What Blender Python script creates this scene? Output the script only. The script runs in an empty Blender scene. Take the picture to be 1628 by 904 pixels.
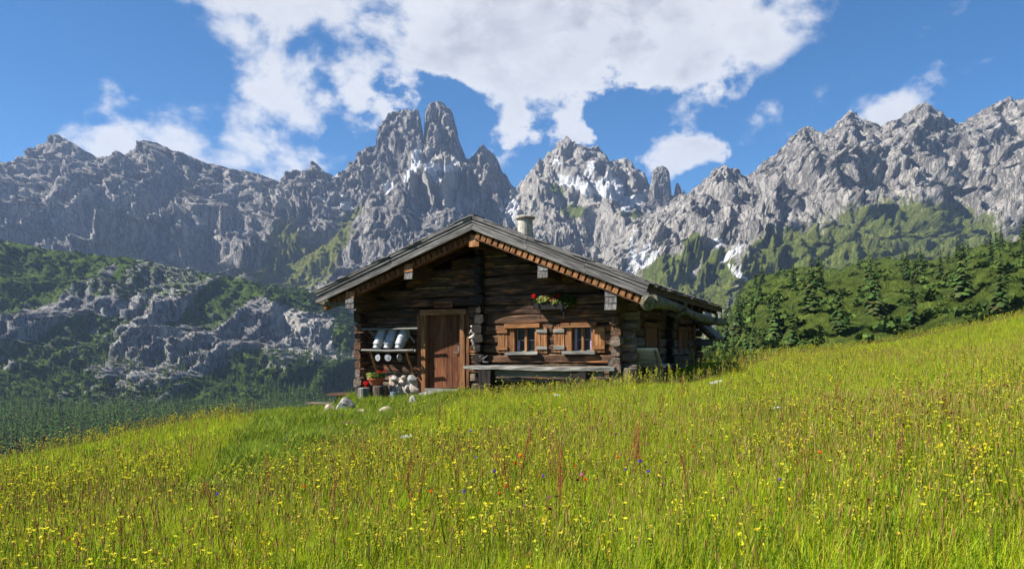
import bpy, math, random
import numpy as np
from mathutils import Vector, Matrix, Euler

random.seed(7)
rng = np.random.default_rng(7)
scene = bpy.context.scene
COL = scene.collection
R = math.radians

# ------------------------------------------------------------------ camera
FPX, CX, HY, EYE = 1200.0, 814.0, 556.0, 1.6      # focal length in photo pixels, axis, horizon row, eye height
cam_d = bpy.data.cameras.new('camera')
cam = bpy.data.objects.new('camera', cam_d)
COL.objects.link(cam)
cam.location = (0, 0, EYE)
cam.rotation_euler = (R(90), 0, 0)
cam_d.sensor_width = 36
cam_d.lens = 36 * FPX / 1628
cam_d.shift_y = (HY - 452) / 1628
cam_d.clip_start = 0.1
cam_d.clip_end = 60000
scene.camera = cam

# ------------------------------------------------------------------ light, view
SUN = Vector((-0.93, -0.20, 0.86)).normalized()
sun_d = bpy.data.lights.new('sun', 'SUN')
sun_d.energy = 4.9
sun_d.angle = R(0.53)
sun_d.color = (1.0, 0.93, 0.82)
sun = bpy.data.objects.new('sun', sun_d)
COL.objects.link(sun)
sun.rotation_euler = (-SUN).to_track_quat('-Z', 'Y').to_euler()
vs = scene.view_settings
vs.view_transform = 'Standard'
vs.look = 'None'
vs.gamma = 1
vs.exposure = 1.35
scene.cycles.max_bounces = 6
scene.cycles.diffuse_bounces = 3
scene.cycles.transmission_bounces = 4
scene.cycles.volume_bounces = 1
scene.cycles.transparent_max_bounces = 4
scene.cycles.use_denoising = True


def N(nt, typ, ins=None, **kw):
    n = nt.nodes.new(typ)
    for k, v in kw.items():
        setattr(n, k, v)
    for k, v in (ins or {}).items():
        if isinstance(v, bpy.types.NodeSocket):
            nt.links.new(v, n.inputs[k])
        else:
            n.inputs[k].default_value = v
    return n


def math_(nt, op, a, b=0.0, clamp=False):
    return N(nt, 'ShaderNodeMath', {0: a, 1: b}, operation=op, use_clamp=clamp).outputs[0]


def ramp(nt, fac, stops):
    n = N(nt, 'ShaderNodeValToRGB', {0: fac})
    e = n.color_ramp.elements
    while len(e) < len(stops):
        e.new(0.5)
    for el, (p, c) in zip(e, stops):
        el.position = p
        el.color = (*c, 1) if len(c) == 3 else c
    return n.outputs[0]


def mixc(nt, fac, a, b, mode='MIX'):
    n = N(nt, 'ShaderNodeMix', None, data_type='RGBA', blend_type=mode)
    for i, v in ((0, fac), (6, a), (7, b)):
        if isinstance(v, bpy.types.NodeSocket):
            nt.links.new(v, n.inputs[i])
        else:
            n.inputs[i].default_value = (*v, 1) if isinstance(v, tuple) and len(v) == 3 else v
    return n.outputs[2]


def maprange(nt, v, a, b, c=0.0, d=1.0, smooth=True):
    n = N(nt, 'ShaderNodeMapRange', {0: v, 1: a, 2: b, 3: c, 4: d})
    if smooth:
        n.interpolation_type = 'SMOOTHSTEP'
    return n.outputs[0]


# ------------------------------------------------------------------ world: sky and clouds
world = bpy.data.worlds.new('World')
scene.world = world
world.use_nodes = True
wt = world.node_tree
wt.nodes.clear()
sky = N(wt, 'ShaderNodeTexSky', sky_type='NISHITA', sun_disc=False)
sky.sun_elevation = math.asin(SUN.z)
sky.sun_rotation = math.atan2(SUN.x, SUN.y)
sky.altitude = 1700
sky.air_density = 1.0
sky.dust_density = 0.25
sky.ozone_density = 2.5
tc = N(wt, 'ShaderNodeTexCoord')
direc = N(wt, 'ShaderNodeVectorMath', {0: tc.outputs['Generated']}, operation='NORMALIZE').outputs[0]
sep = N(wt, 'ShaderNodeSeparateXYZ', {0: direc})
stretch = N(wt, 'ShaderNodeVectorMath', {0: direc, 1: (1, 1, 1.35)}, operation='MULTIPLY').outputs[0]
n1 = N(wt, 'ShaderNodeTexNoise', {'Vector': stretch, 'Scale': 8.0, 'Detail': 12.0, 'Roughness': 0.57, 'Distortion': 0.15}).outputs[0]
n2 = N(wt, 'ShaderNodeTexNoise', {'Vector': stretch, 'Scale': 2.6, 'Detail': 2.0, 'Roughness': 0.5}).outputs[0]
dens = math_(wt, 'ADD', math_(wt, 'MULTIPLY', n1, 1.0), math_(wt, 'MULTIPLY', math_(wt, 'SUBTRACT', n2, 0.5), 0.5))


def pdir(px, py):
    return Vector(((px - CX) / FPX, 1, (HY - py) / FPX)).normalized()


# banks of cumulus: (direction, angular size, weight)
cloud_banks = [(600, 140, 75, .2), (690, 80, 80, .2), (770, 115, 100, .2), (805, 180, 50, .14), (880, 80, 130, .24), (1000, 105, 130, .27),
               (905, 214, 42, .15), (1068, 262, 60, .26), (1010, 268, 25, .12), (738, 201, 17, .14), (548, 247, 20, .08), (825, 262, 30, .1),
               (1125, 268, 18, .1), (700, -40, 190, .2), (980, -40, 190, .2), (440, 60, 150, .16), (180, 230, 90, .12), (1200, 60, 170, .18), (1400, 230, 110, .14),
               (700, 165, 50, -.12), (640, 235, 70, -.14), (570, 220, 90, -.14), (990, 205, 85, -.36), (1130, 190, 80, -.18), (850, 225, 36, -.08)]
wn = N(wt, 'ShaderNodeTexNoise', {'Vector': stretch, 'Scale': 9.0, 'Detail': 5.0, 'Roughness': 0.6}).outputs[1]
wv = N(wt, 'ShaderNodeVectorMath', {0: N(wt, 'ShaderNodeVectorMath', {0: wn, 1: (.5, .5, .5)}, operation='SUBTRACT').outputs[0], 1: (.16, .16, .16)}, operation='MULTIPLY').outputs[0]
wdir = N(wt, 'ShaderNodeVectorMath', {0: direc, 1: wv}, operation='ADD').outputs[0]
for px, py, rad, wgt in cloud_banks:
    d = N(wt, 'ShaderNodeVectorMath', {0: wdir, 1: pdir(px, py)}, operation='DISTANCE').outputs['Value']
    rr = rad / FPX
    dens = math_(wt, 'ADD', dens, maprange(wt, d, rr * 1.25, rr * 0.15, 0, wgt))
mask = maprange(wt, dens, 0.575, 0.72)
thick = maprange(wt, dens, 0.62, 0.95)
n3 = N(wt, 'ShaderNodeTexNoise', {'Vector': stretch, 'Scale': 16.0, 'Detail': 6.0, 'Roughness': 0.55}).outputs[0]
off = N(wt, 'ShaderNodeVectorMath', {0: stretch, 1: (-.028, 0, .03)}, operation='ADD').outputs[0]
n1b = N(wt, 'ShaderNodeTexNoise', {'Vector': off, 'Scale': 8.0, 'Detail': 12.0, 'Roughness': 0.57, 'Distortion': 0.15}).outputs[0]
shade = maprange(wt, math_(wt, 'SUBTRACT', n1b, n1), -.10, .10)
cl = mixc(wt, math_(wt, 'MULTIPLY', thick, math_(wt, 'ADD', math_(wt, 'MULTIPLY', shade, .9), math_(wt, 'MULTIPLY', maprange(wt, n3, 0.35, 0.62), .3))), (5.3, 5.35, 5.5), (3.2, 3.3, 3.65))
hs = N(wt, 'ShaderNodeHueSaturation', {'Saturation': 1.65, 'Value': 0.78, 'Color': sky.outputs[0]}).outputs[0]
skycol = mixc(wt, mask, hs, cl)
bg = N(wt, 'ShaderNodeBackground', {'Color': skycol, 'Strength': 0.062})
out = N(wt, 'ShaderNodeOutputWorld')
wt.links.new(bg.outputs[0], out.inputs['Surface'])


# ================================================================== helpers
def tag(o, label=None, cat=None, group=None, kind=None):
    if label: o['label'] = label
    if cat: o['category'] = cat
    if group: o['group'] = group
    if kind: o['kind'] = kind
    return o


def obj(name, V, F, mat, parent=None, loc=(0, 0, 0), rot=(0, 0, 0), smooth=False):
    me = bpy.data.meshes.new(name)
    me.from_pydata([tuple(v) for v in V], [], F)
    me.validate()
    if mat: me.materials.append(mat)
    if smooth: me.shade_smooth()
    o = bpy.data.objects.new(name, me)
    COL.objects.link(o)
    o.parent = parent
    o.location = loc
    o.rotation_euler = rot
    return o


def grid_obj(name, P, mat, attrs=None, smooth=True, flip=False):
    """P: (rows, cols, 3) array -> quad mesh"""
    r, c, _ = P.shape
    idx = np.arange(r * c).reshape(r, c)
    q = np.stack([idx[:-1, :-1], idx[:-1, 1:], idx[1:, 1:], idx[1:, :-1]], -1).reshape(-1, 4)
    if flip: q = q[:, ::-1]
    me = bpy.data.meshes.new(name)
    me.vertices.add(r * c)
    me.vertices.foreach_set('co', P.reshape(-1).astype(np.float32))
    me.loops.add(q.size)
    me.loops.foreach_set('vertex_index', q.reshape(-1).astype(np.int32))
    me.polygons.add(len(q))
    me.polygons.foreach_set('loop_start', np.arange(0, q.size, 4, dtype=np.int32))
    me.polygons.foreach_set('loop_total', np.full(len(q), 4, dtype=np.int32))
    me.update(calc_edges=True)
    me.materials.append(mat)
    for k, a in (attrs or {}).items():
        at = me.attributes.new(k, 'FLOAT', 'POINT')
        at.data.foreach_set('value', a.reshape(-1).astype(np.float32))
    if smooth: me.shade_smooth()
    o = bpy.data.objects.new(name, me)
    COL.objects.link(o)
    return o


def empty(name, loc, rz=0.0):
    o = bpy.data.objects.new(name, None)
    o.empty_display_size = 0.2
    COL.objects.link(o)
    o.location = loc
    o.rotation_euler = (0, 0, rz)
    return o


class MB:
    def __init__(self):
        self.V, self.F, self.C = [], [], []

    def add(self, V, F, col=None):
        n = len(self.V)
        self.V += [tuple(v) for v in V]
        self.F += [tuple(i + n for i in f) for f in F]
        if col is not None:
            self.C += [col] * len(V)
        return self

    def box(self, c, s, rot=None, jit=0.0, col=None):
        V = []
        for x in (-.5, .5):
            for y in (-.5, .5):
                for z in (-.5, .5):
                    v = Vector((x * s[0], y * s[1], z * s[2]))
                    if jit: v += Vector([random.uniform(-jit, jit) for _ in range(3)])
                    if rot: v = rot @ v
                    V.append(v + Vector(c))
        return self.add(V, [(0, 1, 3, 2), (4, 6, 7, 5), (0, 4, 5, 1), (2, 3, 7, 6), (0, 2, 6, 4), (1, 5, 7, 3)], col)

    def tube(self, pts, rad, n=8, col=None, jit=0.0, cap=True):
        pts = [Vector(p) for p in pts]
        if not isinstance(rad, (list, tuple)): rad = [rad] * len(pts)
        V, F = [], []
        for i, p in enumerate(pts):
            t = (pts[min(i + 1, len(pts) - 1)] - pts[max(i - 1, 0)]).normalized()
            a = t.cross(Vector((0, 0, 1)))
            if a.length < 0.05: a = t.cross(Vector((0, 1, 0)))
            a.normalize()
            b = t.cross(a)
            for k in range(n):
                th = 2 * math.pi * k / n
                rr = rad[i] * (1 + (random.uniform(-jit, jit) if jit else 0))
                V.append(p + (a * math.cos(th) + b * math.sin(th)) * rr)
        for i in range(len(pts) - 1):
            for k in range(n):
                F.append((i * n + k, i * n + (k + 1) % n, (i + 1) * n + (k + 1) % n, (i + 1) * n + k))
        if cap:
            F.append(tuple(range(n))[::-1])
            F.append(tuple((len(pts) - 1) * n + k for k in range(n)))
        return self.add(V, F, col)

    def lathe(self, prof, n=20, col=None):
        V, F = [], []
        for r_, z in prof:
            for k in range(n):
                th = 2 * math.pi * k / n
                V.append((r_ * math.cos(th), r_ * math.sin(th), z))
        for i in range(len(prof) - 1):
            for k in range(n):
                F.append((i * n + k, i * n + (k + 1) % n, (i + 1) * n + (k + 1) % n, (i + 1) * n + k))
        F.append(tuple(range(n))[::-1])
        F.append(tuple((len(prof) - 1) * n + k for k in range(n)))
        return self.add(V, F, col)

    def stone(self, c, r, seed, sub=2):
        rs = random.Random(seed)
        import bmesh
        bm = bmesh.new()
        bmesh.ops.create_icosphere(bm, subdivisions=sub, radius=1)
        planes = [(Vector((rs.gauss(0, 1), rs.gauss(0, 1), rs.gauss(0, 1))).normalized(), rs.uniform(.48, .85)) for _ in range(12)]
        V = []
        for v in bm.verts:
            p = v.co.copy()
            for nrm, d in planes:
                e = p.dot(nrm) - d
                if e > 0: p -= nrm * e * .85
            p *= 1 + rs.uniform(-.03, .03)
            V.append((c[0] + p.x * r[0], c[1] + p.y * r[1], c[2] + p.z * r[2]))
        F = [tuple(v.index for v in f.verts) for f in bm.faces]
        bm.free()
        return self.add(V, F)

    def build(self, name, mat, parent=None, loc=(0, 0, 0), rot=(0, 0, 0), smooth=False):
        o = obj(name, self.V, self.F, mat, parent, loc, rot, smooth)
        if self.C and len(self.C) == len(self.V):
            at = o.data.attributes.new('Col', 'FLOAT_COLOR', 'POINT')
            at.data.foreach_set('color', np.array([(*c, 1) for c in self.C], dtype=np.float32).reshape(-1))
        return o


# ------------------------------------------------------------------ numpy noise
def _h(ix, iy, s):
    ix = ix.astype(np.int64); iy = iy.astype(np.int64)
    h = (ix * 374761393 + iy * 668265263 + s * 974711) & 0xffffffff
    h = ((h ^ (h >> 13)) * 1274126177) & 0xffffffff
    h = h ^ (h >> 16)
    return (h & 0xffff) / 65535.0 * 2 * np.pi


def pn(x, y, s=0):
    x0, y0 = np.floor(x), np.floor(y)
    fx, fy = x - x0, y - y0
    u = fx * fx * fx * (fx * (fx * 6 - 15) + 10)
    v = fy * fy * fy * (fy * (fy * 6 - 15) + 10)

    def g(dx, dy):
        a = _h(x0 + dx, y0 + dy, s)
        return np.cos(a) * (fx - dx) + np.sin(a) * (fy - dy)
    return ((g(0, 0) * (1 - u) + g(1, 0) * u) * (1 - v) + (g(0, 1) * (1 - u) + g(1, 1) * u) * v) * 1.41


def fbm(x, y, o=5, s=0, gain=.5):
    a, t, f = 1.0, 0, 1.0
    for i in range(o):
        t = t + a * pn(x * f + i * 17.3, y * f - i * 9.1, s + i)
        a *= gain; f *= 2.03
    return t


def ridged(x, y, o=6, s=0, gain=.52):
    a, t, f, w, tot = 1.0, 0, 1.0, 1.0, 0
    for i in range(o):
        n = (1 - np.abs(pn(x * f + i * 31.7, y * f + i * 11.9, s + i))) ** 2
        t = t + a * n * w
        w = np.clip(n * 1.6, 0, 1)
        tot += a
        a *= gain; f *= 2.07
    return t / tot


def sstep(a, b, x):
    t = np.clip((x - a) / (b - a), 0, 1)
    return t * t * (3 - 2 * t)


# ================================================================== materials
def newmat(name):
    m = bpy.data.materials.new(name)
    m.use_nodes = True
    nt = m.node_tree
    b = nt.nodes['Principled BSDF']
    b.inputs['Roughness'].default_value = .85
    b.inputs['Specular IOR Level'].default_value = .25
    return m, nt, b


def bump(nt, b, h, strength=.5, dist=.02):
    n = N(nt, 'ShaderNodeBump', {'Height': h, 'Strength': strength, 'Distance': dist})
    nt.links.new(n.outputs[0], b.inputs['Normal'])


_wood = {}


def wood(name, dark, mid, light, axis='X', patch=None, pamt=.5, fine=9.0, rough=.85):
    key = name + axis
    if key in _wood: return _wood[key]
    m, nt, b = newmat(key)
    tcn = N(nt, 'ShaderNodeTexCoord')
    oi = N(nt, 'ShaderNodeObjectInfo')
    off = N(nt, 'ShaderNodeVectorMath', {0: tcn.outputs['Object'], 1: N(nt, 'ShaderNodeCombineXYZ', {
        0: math_(nt, 'MULTIPLY', oi.outputs['Random'], 37.), 1: math_(nt, 'MULTIPLY', oi.outputs['Random'], 91.), 2: math_(nt, 'MULTIPLY', oi.outputs['Random'], 53.)}).outputs[0]}, operation='ADD').outputs[0]
    ax = 'XYZ'.index(axis)
    s1 = [1.0, 1.0, 1.0]; s2 = [1.0, 1.0, 1.0]
    for i in range(3):
        s1[i] = .9 if i == ax else fine
        s2[i] = .8 if i == ax else 3.2
    v1 = N(nt, 'ShaderNodeVectorMath', {0: off, 1: s1}, operation='MULTIPLY').outputs[0]
    v2 = N(nt, 'ShaderNodeVectorMath', {0: off, 1: s2}, operation='MULTIPLY').outputs[0]
    g = N(nt, 'ShaderNodeTexNoise', {'Vector': v1, 'Scale': 2.2, 'Detail': 7., 'Roughness': .68, 'Distortion': .3}).outputs[0]
    c = ramp(nt, g, [(.32, dark), (.5, mid), (.68, light)])
    if patch:
        p = N(nt, 'ShaderNodeTexNoise', {'Vector': v2, 'Scale': 1.6, 'Detail': 5., 'Roughness': .6}).outputs[0]
        pm = maprange(nt, math_(nt, 'ADD', p, math_(nt, 'MULTIPLY', math_(nt, 'SUBTRACT', g, .5), .5)), .66 - .25 * pamt, .8 - .25 * pamt)
        c = mixc(nt, math_(nt, 'MULTIPLY', pm, .85), c, patch)
    val = maprange(nt, oi.outputs['Random'], 0, 1, .72, 1.28, False)
    c = N(nt, 'ShaderNodeHueSaturation', {'Value': val, 'Color': c}).outputs[0]
    nt.links.new(c, b.inputs['Base Color'])
    b.inputs['Roughness'].default_value = rough
    bump(nt, b, g, .8, .012)
    _wood[key] = m
    return m


def m_log(ax='X'): return wood('dark_log', (.012, .008, .006), (.052, .028, .018), (.16, .085, .05), ax, (.26, .10, .038), .44)
def m_loglow(ax='X'): return wood('weathered_log', (.025, .020, .017), (.095, .074, .058), (.22, .175, .14), ax, (.24, .105, .042), .42)
def m_logmid(ax='X'): return wood('warm_log', (.018, .011, .008), (.062, .033, .019), (.16, .08, .04), ax, (.30, .12, .042), .42)
def m_end(ax='Y'): return wood('log_end_grain', (.005, .004, .004), (.014, .011, .010), (.04, .03, .024), ax)
def m_grey(ax='X'): return wood('grey_board', (.035, .034, .034), (.105, .10, .10), (.22, .212, .205), ax, fine=11)
def m_bench(ax='X'): return wood('silver_grey_plank', (.075, .073, .068), (.18, .175, .16), (.34, .33, .305), ax, fine=11)
def m_orange(ax='Z'): return wood('honey_larch', (.09, .038, .015), (.22, .098, .038), (.37, .19, .085), ax)
def m_redbrown(ax='Z'): return wood('red_brown_board', (.045, .016, .008), (.13, .048, .02), (.24, .10, .04), ax)
def m_door(ax='Z'): return wood('brown_door_plank', (.040, .014, .007), (.125, .044, .018), (.21, .082, .034), ax, (.17, .07, .03), .25)
def m_soffit(ax='X'): return wood('brown_soffit', (.02, .011, .007), (.06, .03, .016), (.13, .062, .03), ax)


def simple(name, col, rough=.8, metal=0., var=.15, scale=12., bmp=.3, col2=None, spec=.25):
    m, nt, b = newmat(name)
    tcn = N(nt, 'ShaderNodeTexCoord')
    n = N(nt, 'ShaderNodeTexNoise', {'Vector': tcn.outputs['Object'], 'Scale': scale, 'Detail': 6., 'Roughness': .62}).outputs[0]
    c2 = col2 or tuple(x * (1 - 2.5 * var) for x in col)
    c = ramp(nt, n, [(.35, c2), (.62, col)])
    nt.links.new(c, b.inputs['Base Color'])
    b.inputs['Roughness'].default_value = rough
    b.inputs['Metallic'].default_value = metal
    b.inputs['Specular IOR Level'].default_value = spec
    if bmp: bump(nt, b, n, bmp, .02)
    return m


MT = dict(
    zinc=simple('dull_aluminium', (.36, .375, .40), .55, .4, .14, 9, .2),
    terracotta=simple('terracotta', (.36, .10, .045), .8, 0, .12, 10, .1),
    stone=simple('pale_limestone', (.40, .385, .36), .9, 0, .2, 6, .8, (.12, .115, .105)),
    stone_warm=simple('warm_fieldstone', (.48, .42, .36), .9, 0, .2, 6, .7, (.20, .13, .10)),
    chimney=simple('lichened_render', (.44, .42, .37), .9, 0, .15, 7, .5, (.22, .21, .18)),
    iron=simple('dark_iron', (.03, .03, .032), .5, .7),
    steel=simple('worn_steel', (.22, .21, .2), .5, .8),
    blue=simple('blue_enamel', (.10, .17, .40), .4),
    bucket=simple('galvanised_bucket', (.30, .36, .40), .5, .5),
    dark=simple('dark_interior', (.006, .006, .006), .9),
    curtain=simple('lilac_curtain', (.42, .34, .52), .9),
    chink=simple('pale_chinking', (.30, .22, .12), .95, 0, .25, 14, .5, (.10, .07, .04)),
    mossbark=simple('mossy_bark', (.155, .145, .11), .95, 0, .2, 9, 1.0, (.035, .035, .024)),
    root=wood('bleached_root', (.16, .13, .11), (.36, .32, .28), (.58, .54, .50), 'Z'),
    box=simple('dark_planter', (.022, .021, .020), .7),
)
# window glass
m, nt, b = newmat('window_glass')
b.inputs['Base Color'].default_value = (.012, .014, .016, 1)
b.inputs['Roughness'].default_value = .12
b.inputs['Specular IOR Level'].default_value = .14
MT['glass'] = m

# plants: colour comes from the mesh, a little random per plant, light shines through
m, nt, b = newmat('plant_leaf')
nt.nodes.remove(b)
at = N(nt, 'ShaderNodeAttribute', attribute_name='Col')
oi = N(nt, 'ShaderNodeObjectInfo')
hsn = N(nt, 'ShaderNodeHueSaturation', {'Hue': maprange(nt, oi.outputs['Random'], 0, 1, .485, .515, False),
        'Value': maprange(nt, math_(nt, 'FRACT', math_(nt, 'MULTIPLY', oi.outputs['Random'], 7.31)), 0, 1, .75, 1.25, False), 'Color': at.outputs[0]})
d_ = N(nt, 'ShaderNodeBsdfPrincipled', {'Base Color': hsn.outputs[0], 'Roughness': .6, 'Specular IOR Level': .2})
t_ = N(nt, 'ShaderNodeBsdfTranslucent', {'Color': hsn.outputs[0]})
mx = N(nt, 'ShaderNodeMixShader', {0: .5, 1: d_.outputs[0], 2: t_.outputs[0]})
nt.links.new(mx.outputs[0], nt.nodes['Material Output'].inputs['Surface'])
MT['plant'] = m
# needles: thin, hardly translucent
m, nt, b = newmat('conifer_needles')
at = N(nt, 'ShaderNodeAttribute', attribute_name='Col')
oi = N(nt, 'ShaderNodeObjectInfo')
hsn = N(nt, 'ShaderNodeHueSaturation', {'Value': maprange(nt, oi.outputs['Random'], 0, 1, .65, 1.35, False), 'Color': at.outputs[0]})
nt.links.new(hsn.outputs[0], b.inputs['Base Color'])
b.inputs['Specular IOR Level'].default_value = .04
MT['needle'] = m
MT['bark'] = simple('spruce_bark', (.10, .07, .05), .95)

# meadow soil and turf under the grass
m, nt, b = newmat('meadow_turf')
tcn = N(nt, 'ShaderNodeTexCoord')
n_ = N(nt, 'ShaderNodeTexNoise', {'Vector': tcn.outputs['Object'], 'Scale': 3., 'Detail': 8., 'Roughness': .7}).outputs[0]
nt.links.new(ramp(nt, n_, [(.3, (.05, .06, .01)), (.55, (.12, .16, .016)), (.75, (.18, .22, .025))]), b.inputs['Base Color'])
bump(nt, b, n_, .8, .05)
MT['turf'] = m


def mountain_mat(name, rock_a, rock_b, green_a, green_b, scl=1.0):
    m, nt, b = newmat(name)
    tcn = N(nt, 'ShaderNodeTexCoord')
    P = N(nt, 'ShaderNodeVectorMath', {0: tcn.outputs['Object'], 1: (scl, scl, scl * .55)}, operation='MULTIPLY').outputs[0]
    big = N(nt, 'ShaderNodeTexNoise', {'Vector': P, 'Scale': .006, 'Detail': 5., 'Roughness': .6}).outputs[0]
    mid = N(nt, 'ShaderNodeTexNoise', {'Vector': P, 'Scale': .03, 'Detail': 9., 'Roughness': .68, 'Distortion': .6}).outputs[0]
    fine = N(nt, 'ShaderNodeTexNoise', {'Vector': P, 'Scale': .11, 'Detail': 6., 'Roughness': .7}).outputs[0]
    A = {k: N(nt, 'ShaderNodeAttribute', attribute_name=k).outputs['Fac'] for k in ('snow', 'green', 'scree')}
    jit = math_(nt, 'ADD', math_(nt, 'MULTIPLY', math_(nt, 'SUBTRACT', mid, .5), 1.1), math_(nt, 'MULTIPLY', math_(nt, 'SUBTRACT', fine, .5), .9))
    rock = ramp(nt, math_(nt, 'ADD', math_(nt, 'MULTIPLY', mid, .6), math_(nt, 'MULTIPLY', big, .4)), [(.36, rock_a), (.5, tuple((p + q) / 2 for p, q in zip(rock_a, rock_b))), (.62, rock_b)])
    Pv = N(nt, 'ShaderNodeVectorMath', {0: tcn.outputs['Object'], 1: (scl, scl * .6, scl * .22)}, operation='MULTIPLY').outputs[0]
    crk = N(nt, 'ShaderNodeTexNoise', {'Vector': Pv, 'Scale': .045, 'Detail': 8., 'Roughness': .7, 'Distortion': 1.2}).outputs[0]
    fis = maprange(nt, math_(nt, 'ABSOLUTE', math_(nt, 'SUBTRACT', crk, .5)), .0, .05)
    rock = mixc(nt, fis, tuple(x * .7 for x in rock_a), rock)
    scree = ramp(nt, fine, [(.35, (.36, .34, .31)), (.65, (.52, .50, .46))])
    c = mixc(nt, maprange(nt, math_(nt, 'ADD', A['scree'], jit), .42, .62), rock, scree)
    grn = ramp(nt, math_(nt, 'ADD', math_(nt, 'MULTIPLY', fine, .5), math_(nt, 'MULTIPLY', mid, .5)), [(.38, green_a), (.6, green_b)])
    c = mixc(nt, maprange(nt, math_(nt, 'ADD', A['green'], jit), .42, .6), c, grn)
    c = mixc(nt, maprange(nt, math_(nt, 'ADD', A['snow'], math_(nt, 'MULTIPLY', jit, .35)), .42, .50), c, (.82, .84, .88))
    nt.links.new(c, b.inputs['Base Color'])
    b.inputs['Roughness'].default_value = .95
    b.inputs['Specular IOR Level'].default_value = .05
    bump(nt, b, math_(nt, 'ADD', math_(nt, 'ADD', math_(nt, 'MULTIPLY', mid, 1.), math_(nt, 'MULTIPLY', fis, .12)), math_(nt, 'MULTIPLY', fine, .5)), .95, 34. / scl)
    return m


# ================================================================== terrain
def ground_z(X, Y):
    X = np.asarray(X, float); Y = np.asarray(Y, float)
    z = .36 + .095 * X - .028 * np.clip(X - 3, 0, 8) + .020 * (np.clip(Y, -5, 18) - 5.5)
    e = np.clip(X - 8.5, 0, None)
    z = z + np.where(e < 12, .006 * e * e, .006 * 144 + .144 * (e - 12))
    s = np.clip(Y - 25, 0, None)
    z = z - np.where(s < 18, .012 * s * s, .012 * 324 + .432 * (s - 18))
    z = z - .66 * sstep(-4.0, -5.0, X) * sstep(17.2, 19.5, Y)
    d = np.clip(-5.5 - (20 - Y) * .22 - X, 0, None)
    z = z - np.where(d < 2, .12 * d * d, .48 + .48 * (d - 2))
    # the little terrace the cabin and its doorstep stand on
    z = z - .10 * np.exp(-(((X + 3.2) / 2.2) ** 2 + ((Y - 16.6) / 1.3) ** 2))
    z = z + .05 * pn(X * .45, Y * .45, 5) + .10 * pn(X * .11, Y * .11, 6)
    return np.maximum(z, -64)


def gz(x, y):
    return float(ground_z(np.array([x]), np.array([y]))[0])


gx = np.concatenate([np.linspace(-170, -30, 36), np.linspace(-29, 29, 150), np.linspace(30, 170, 36)])
gy = np.concatenate([np.linspace(-40, -4, 12), np.linspace(-3, 34, 100), np.linspace(36, 190, 50)])
GX, GY = np.meshgrid(gx, gy)
o = grid_obj('meadow_ground', np.stack([GX, GY, ground_z(GX, GY)], -1), MT['turf'])
tag(o, kind='structure')

m_valley = mountain_mat('valley_floor', (.05, .07, .03), (.07, .09, .03), (.03, .05, .015), (.08, .11, .03))
vx = np.linspace(-8000, 8000, 60); vy = np.linspace(-5000, 9000, 60)
VX, VY = np.meshgrid(vx, vy)
zz = np.zeros_like(VX) - 62
o = grid_obj('valley_ground', np.stack([VX, VY, zz], -1), m_valley, {'snow': zz * 0, 'green': zz * 0 + 1, 'scree': zz * 0})
tag(o, kind='structure')


def spots(px, py, lst):
    """soft union of ellipses (centre, half sizes, tilt), all in degrees-like photo units"""
    m = np.zeros_like(px)
    px, py = px + 5 * fbm(px / 9, py / 9, 4, 91, .6), py + 5 * fbm(px / 11 + 40, py / 11, 4, 92, .6)
    for x, y, a, b_, ang in lst:
        c, s = math.cos(R(ang)), math.sin(R(ang))
        u = ((px - x) * c + (py - y) * s) / (a * 1.15)
        v = (-(px - x) * s + (py - y) * c) / (b_ * 1.3)
        m = np.maximum(m, 1 - .45 * (u * u + v * v))
    return np.clip(m, 0, 1)


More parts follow.
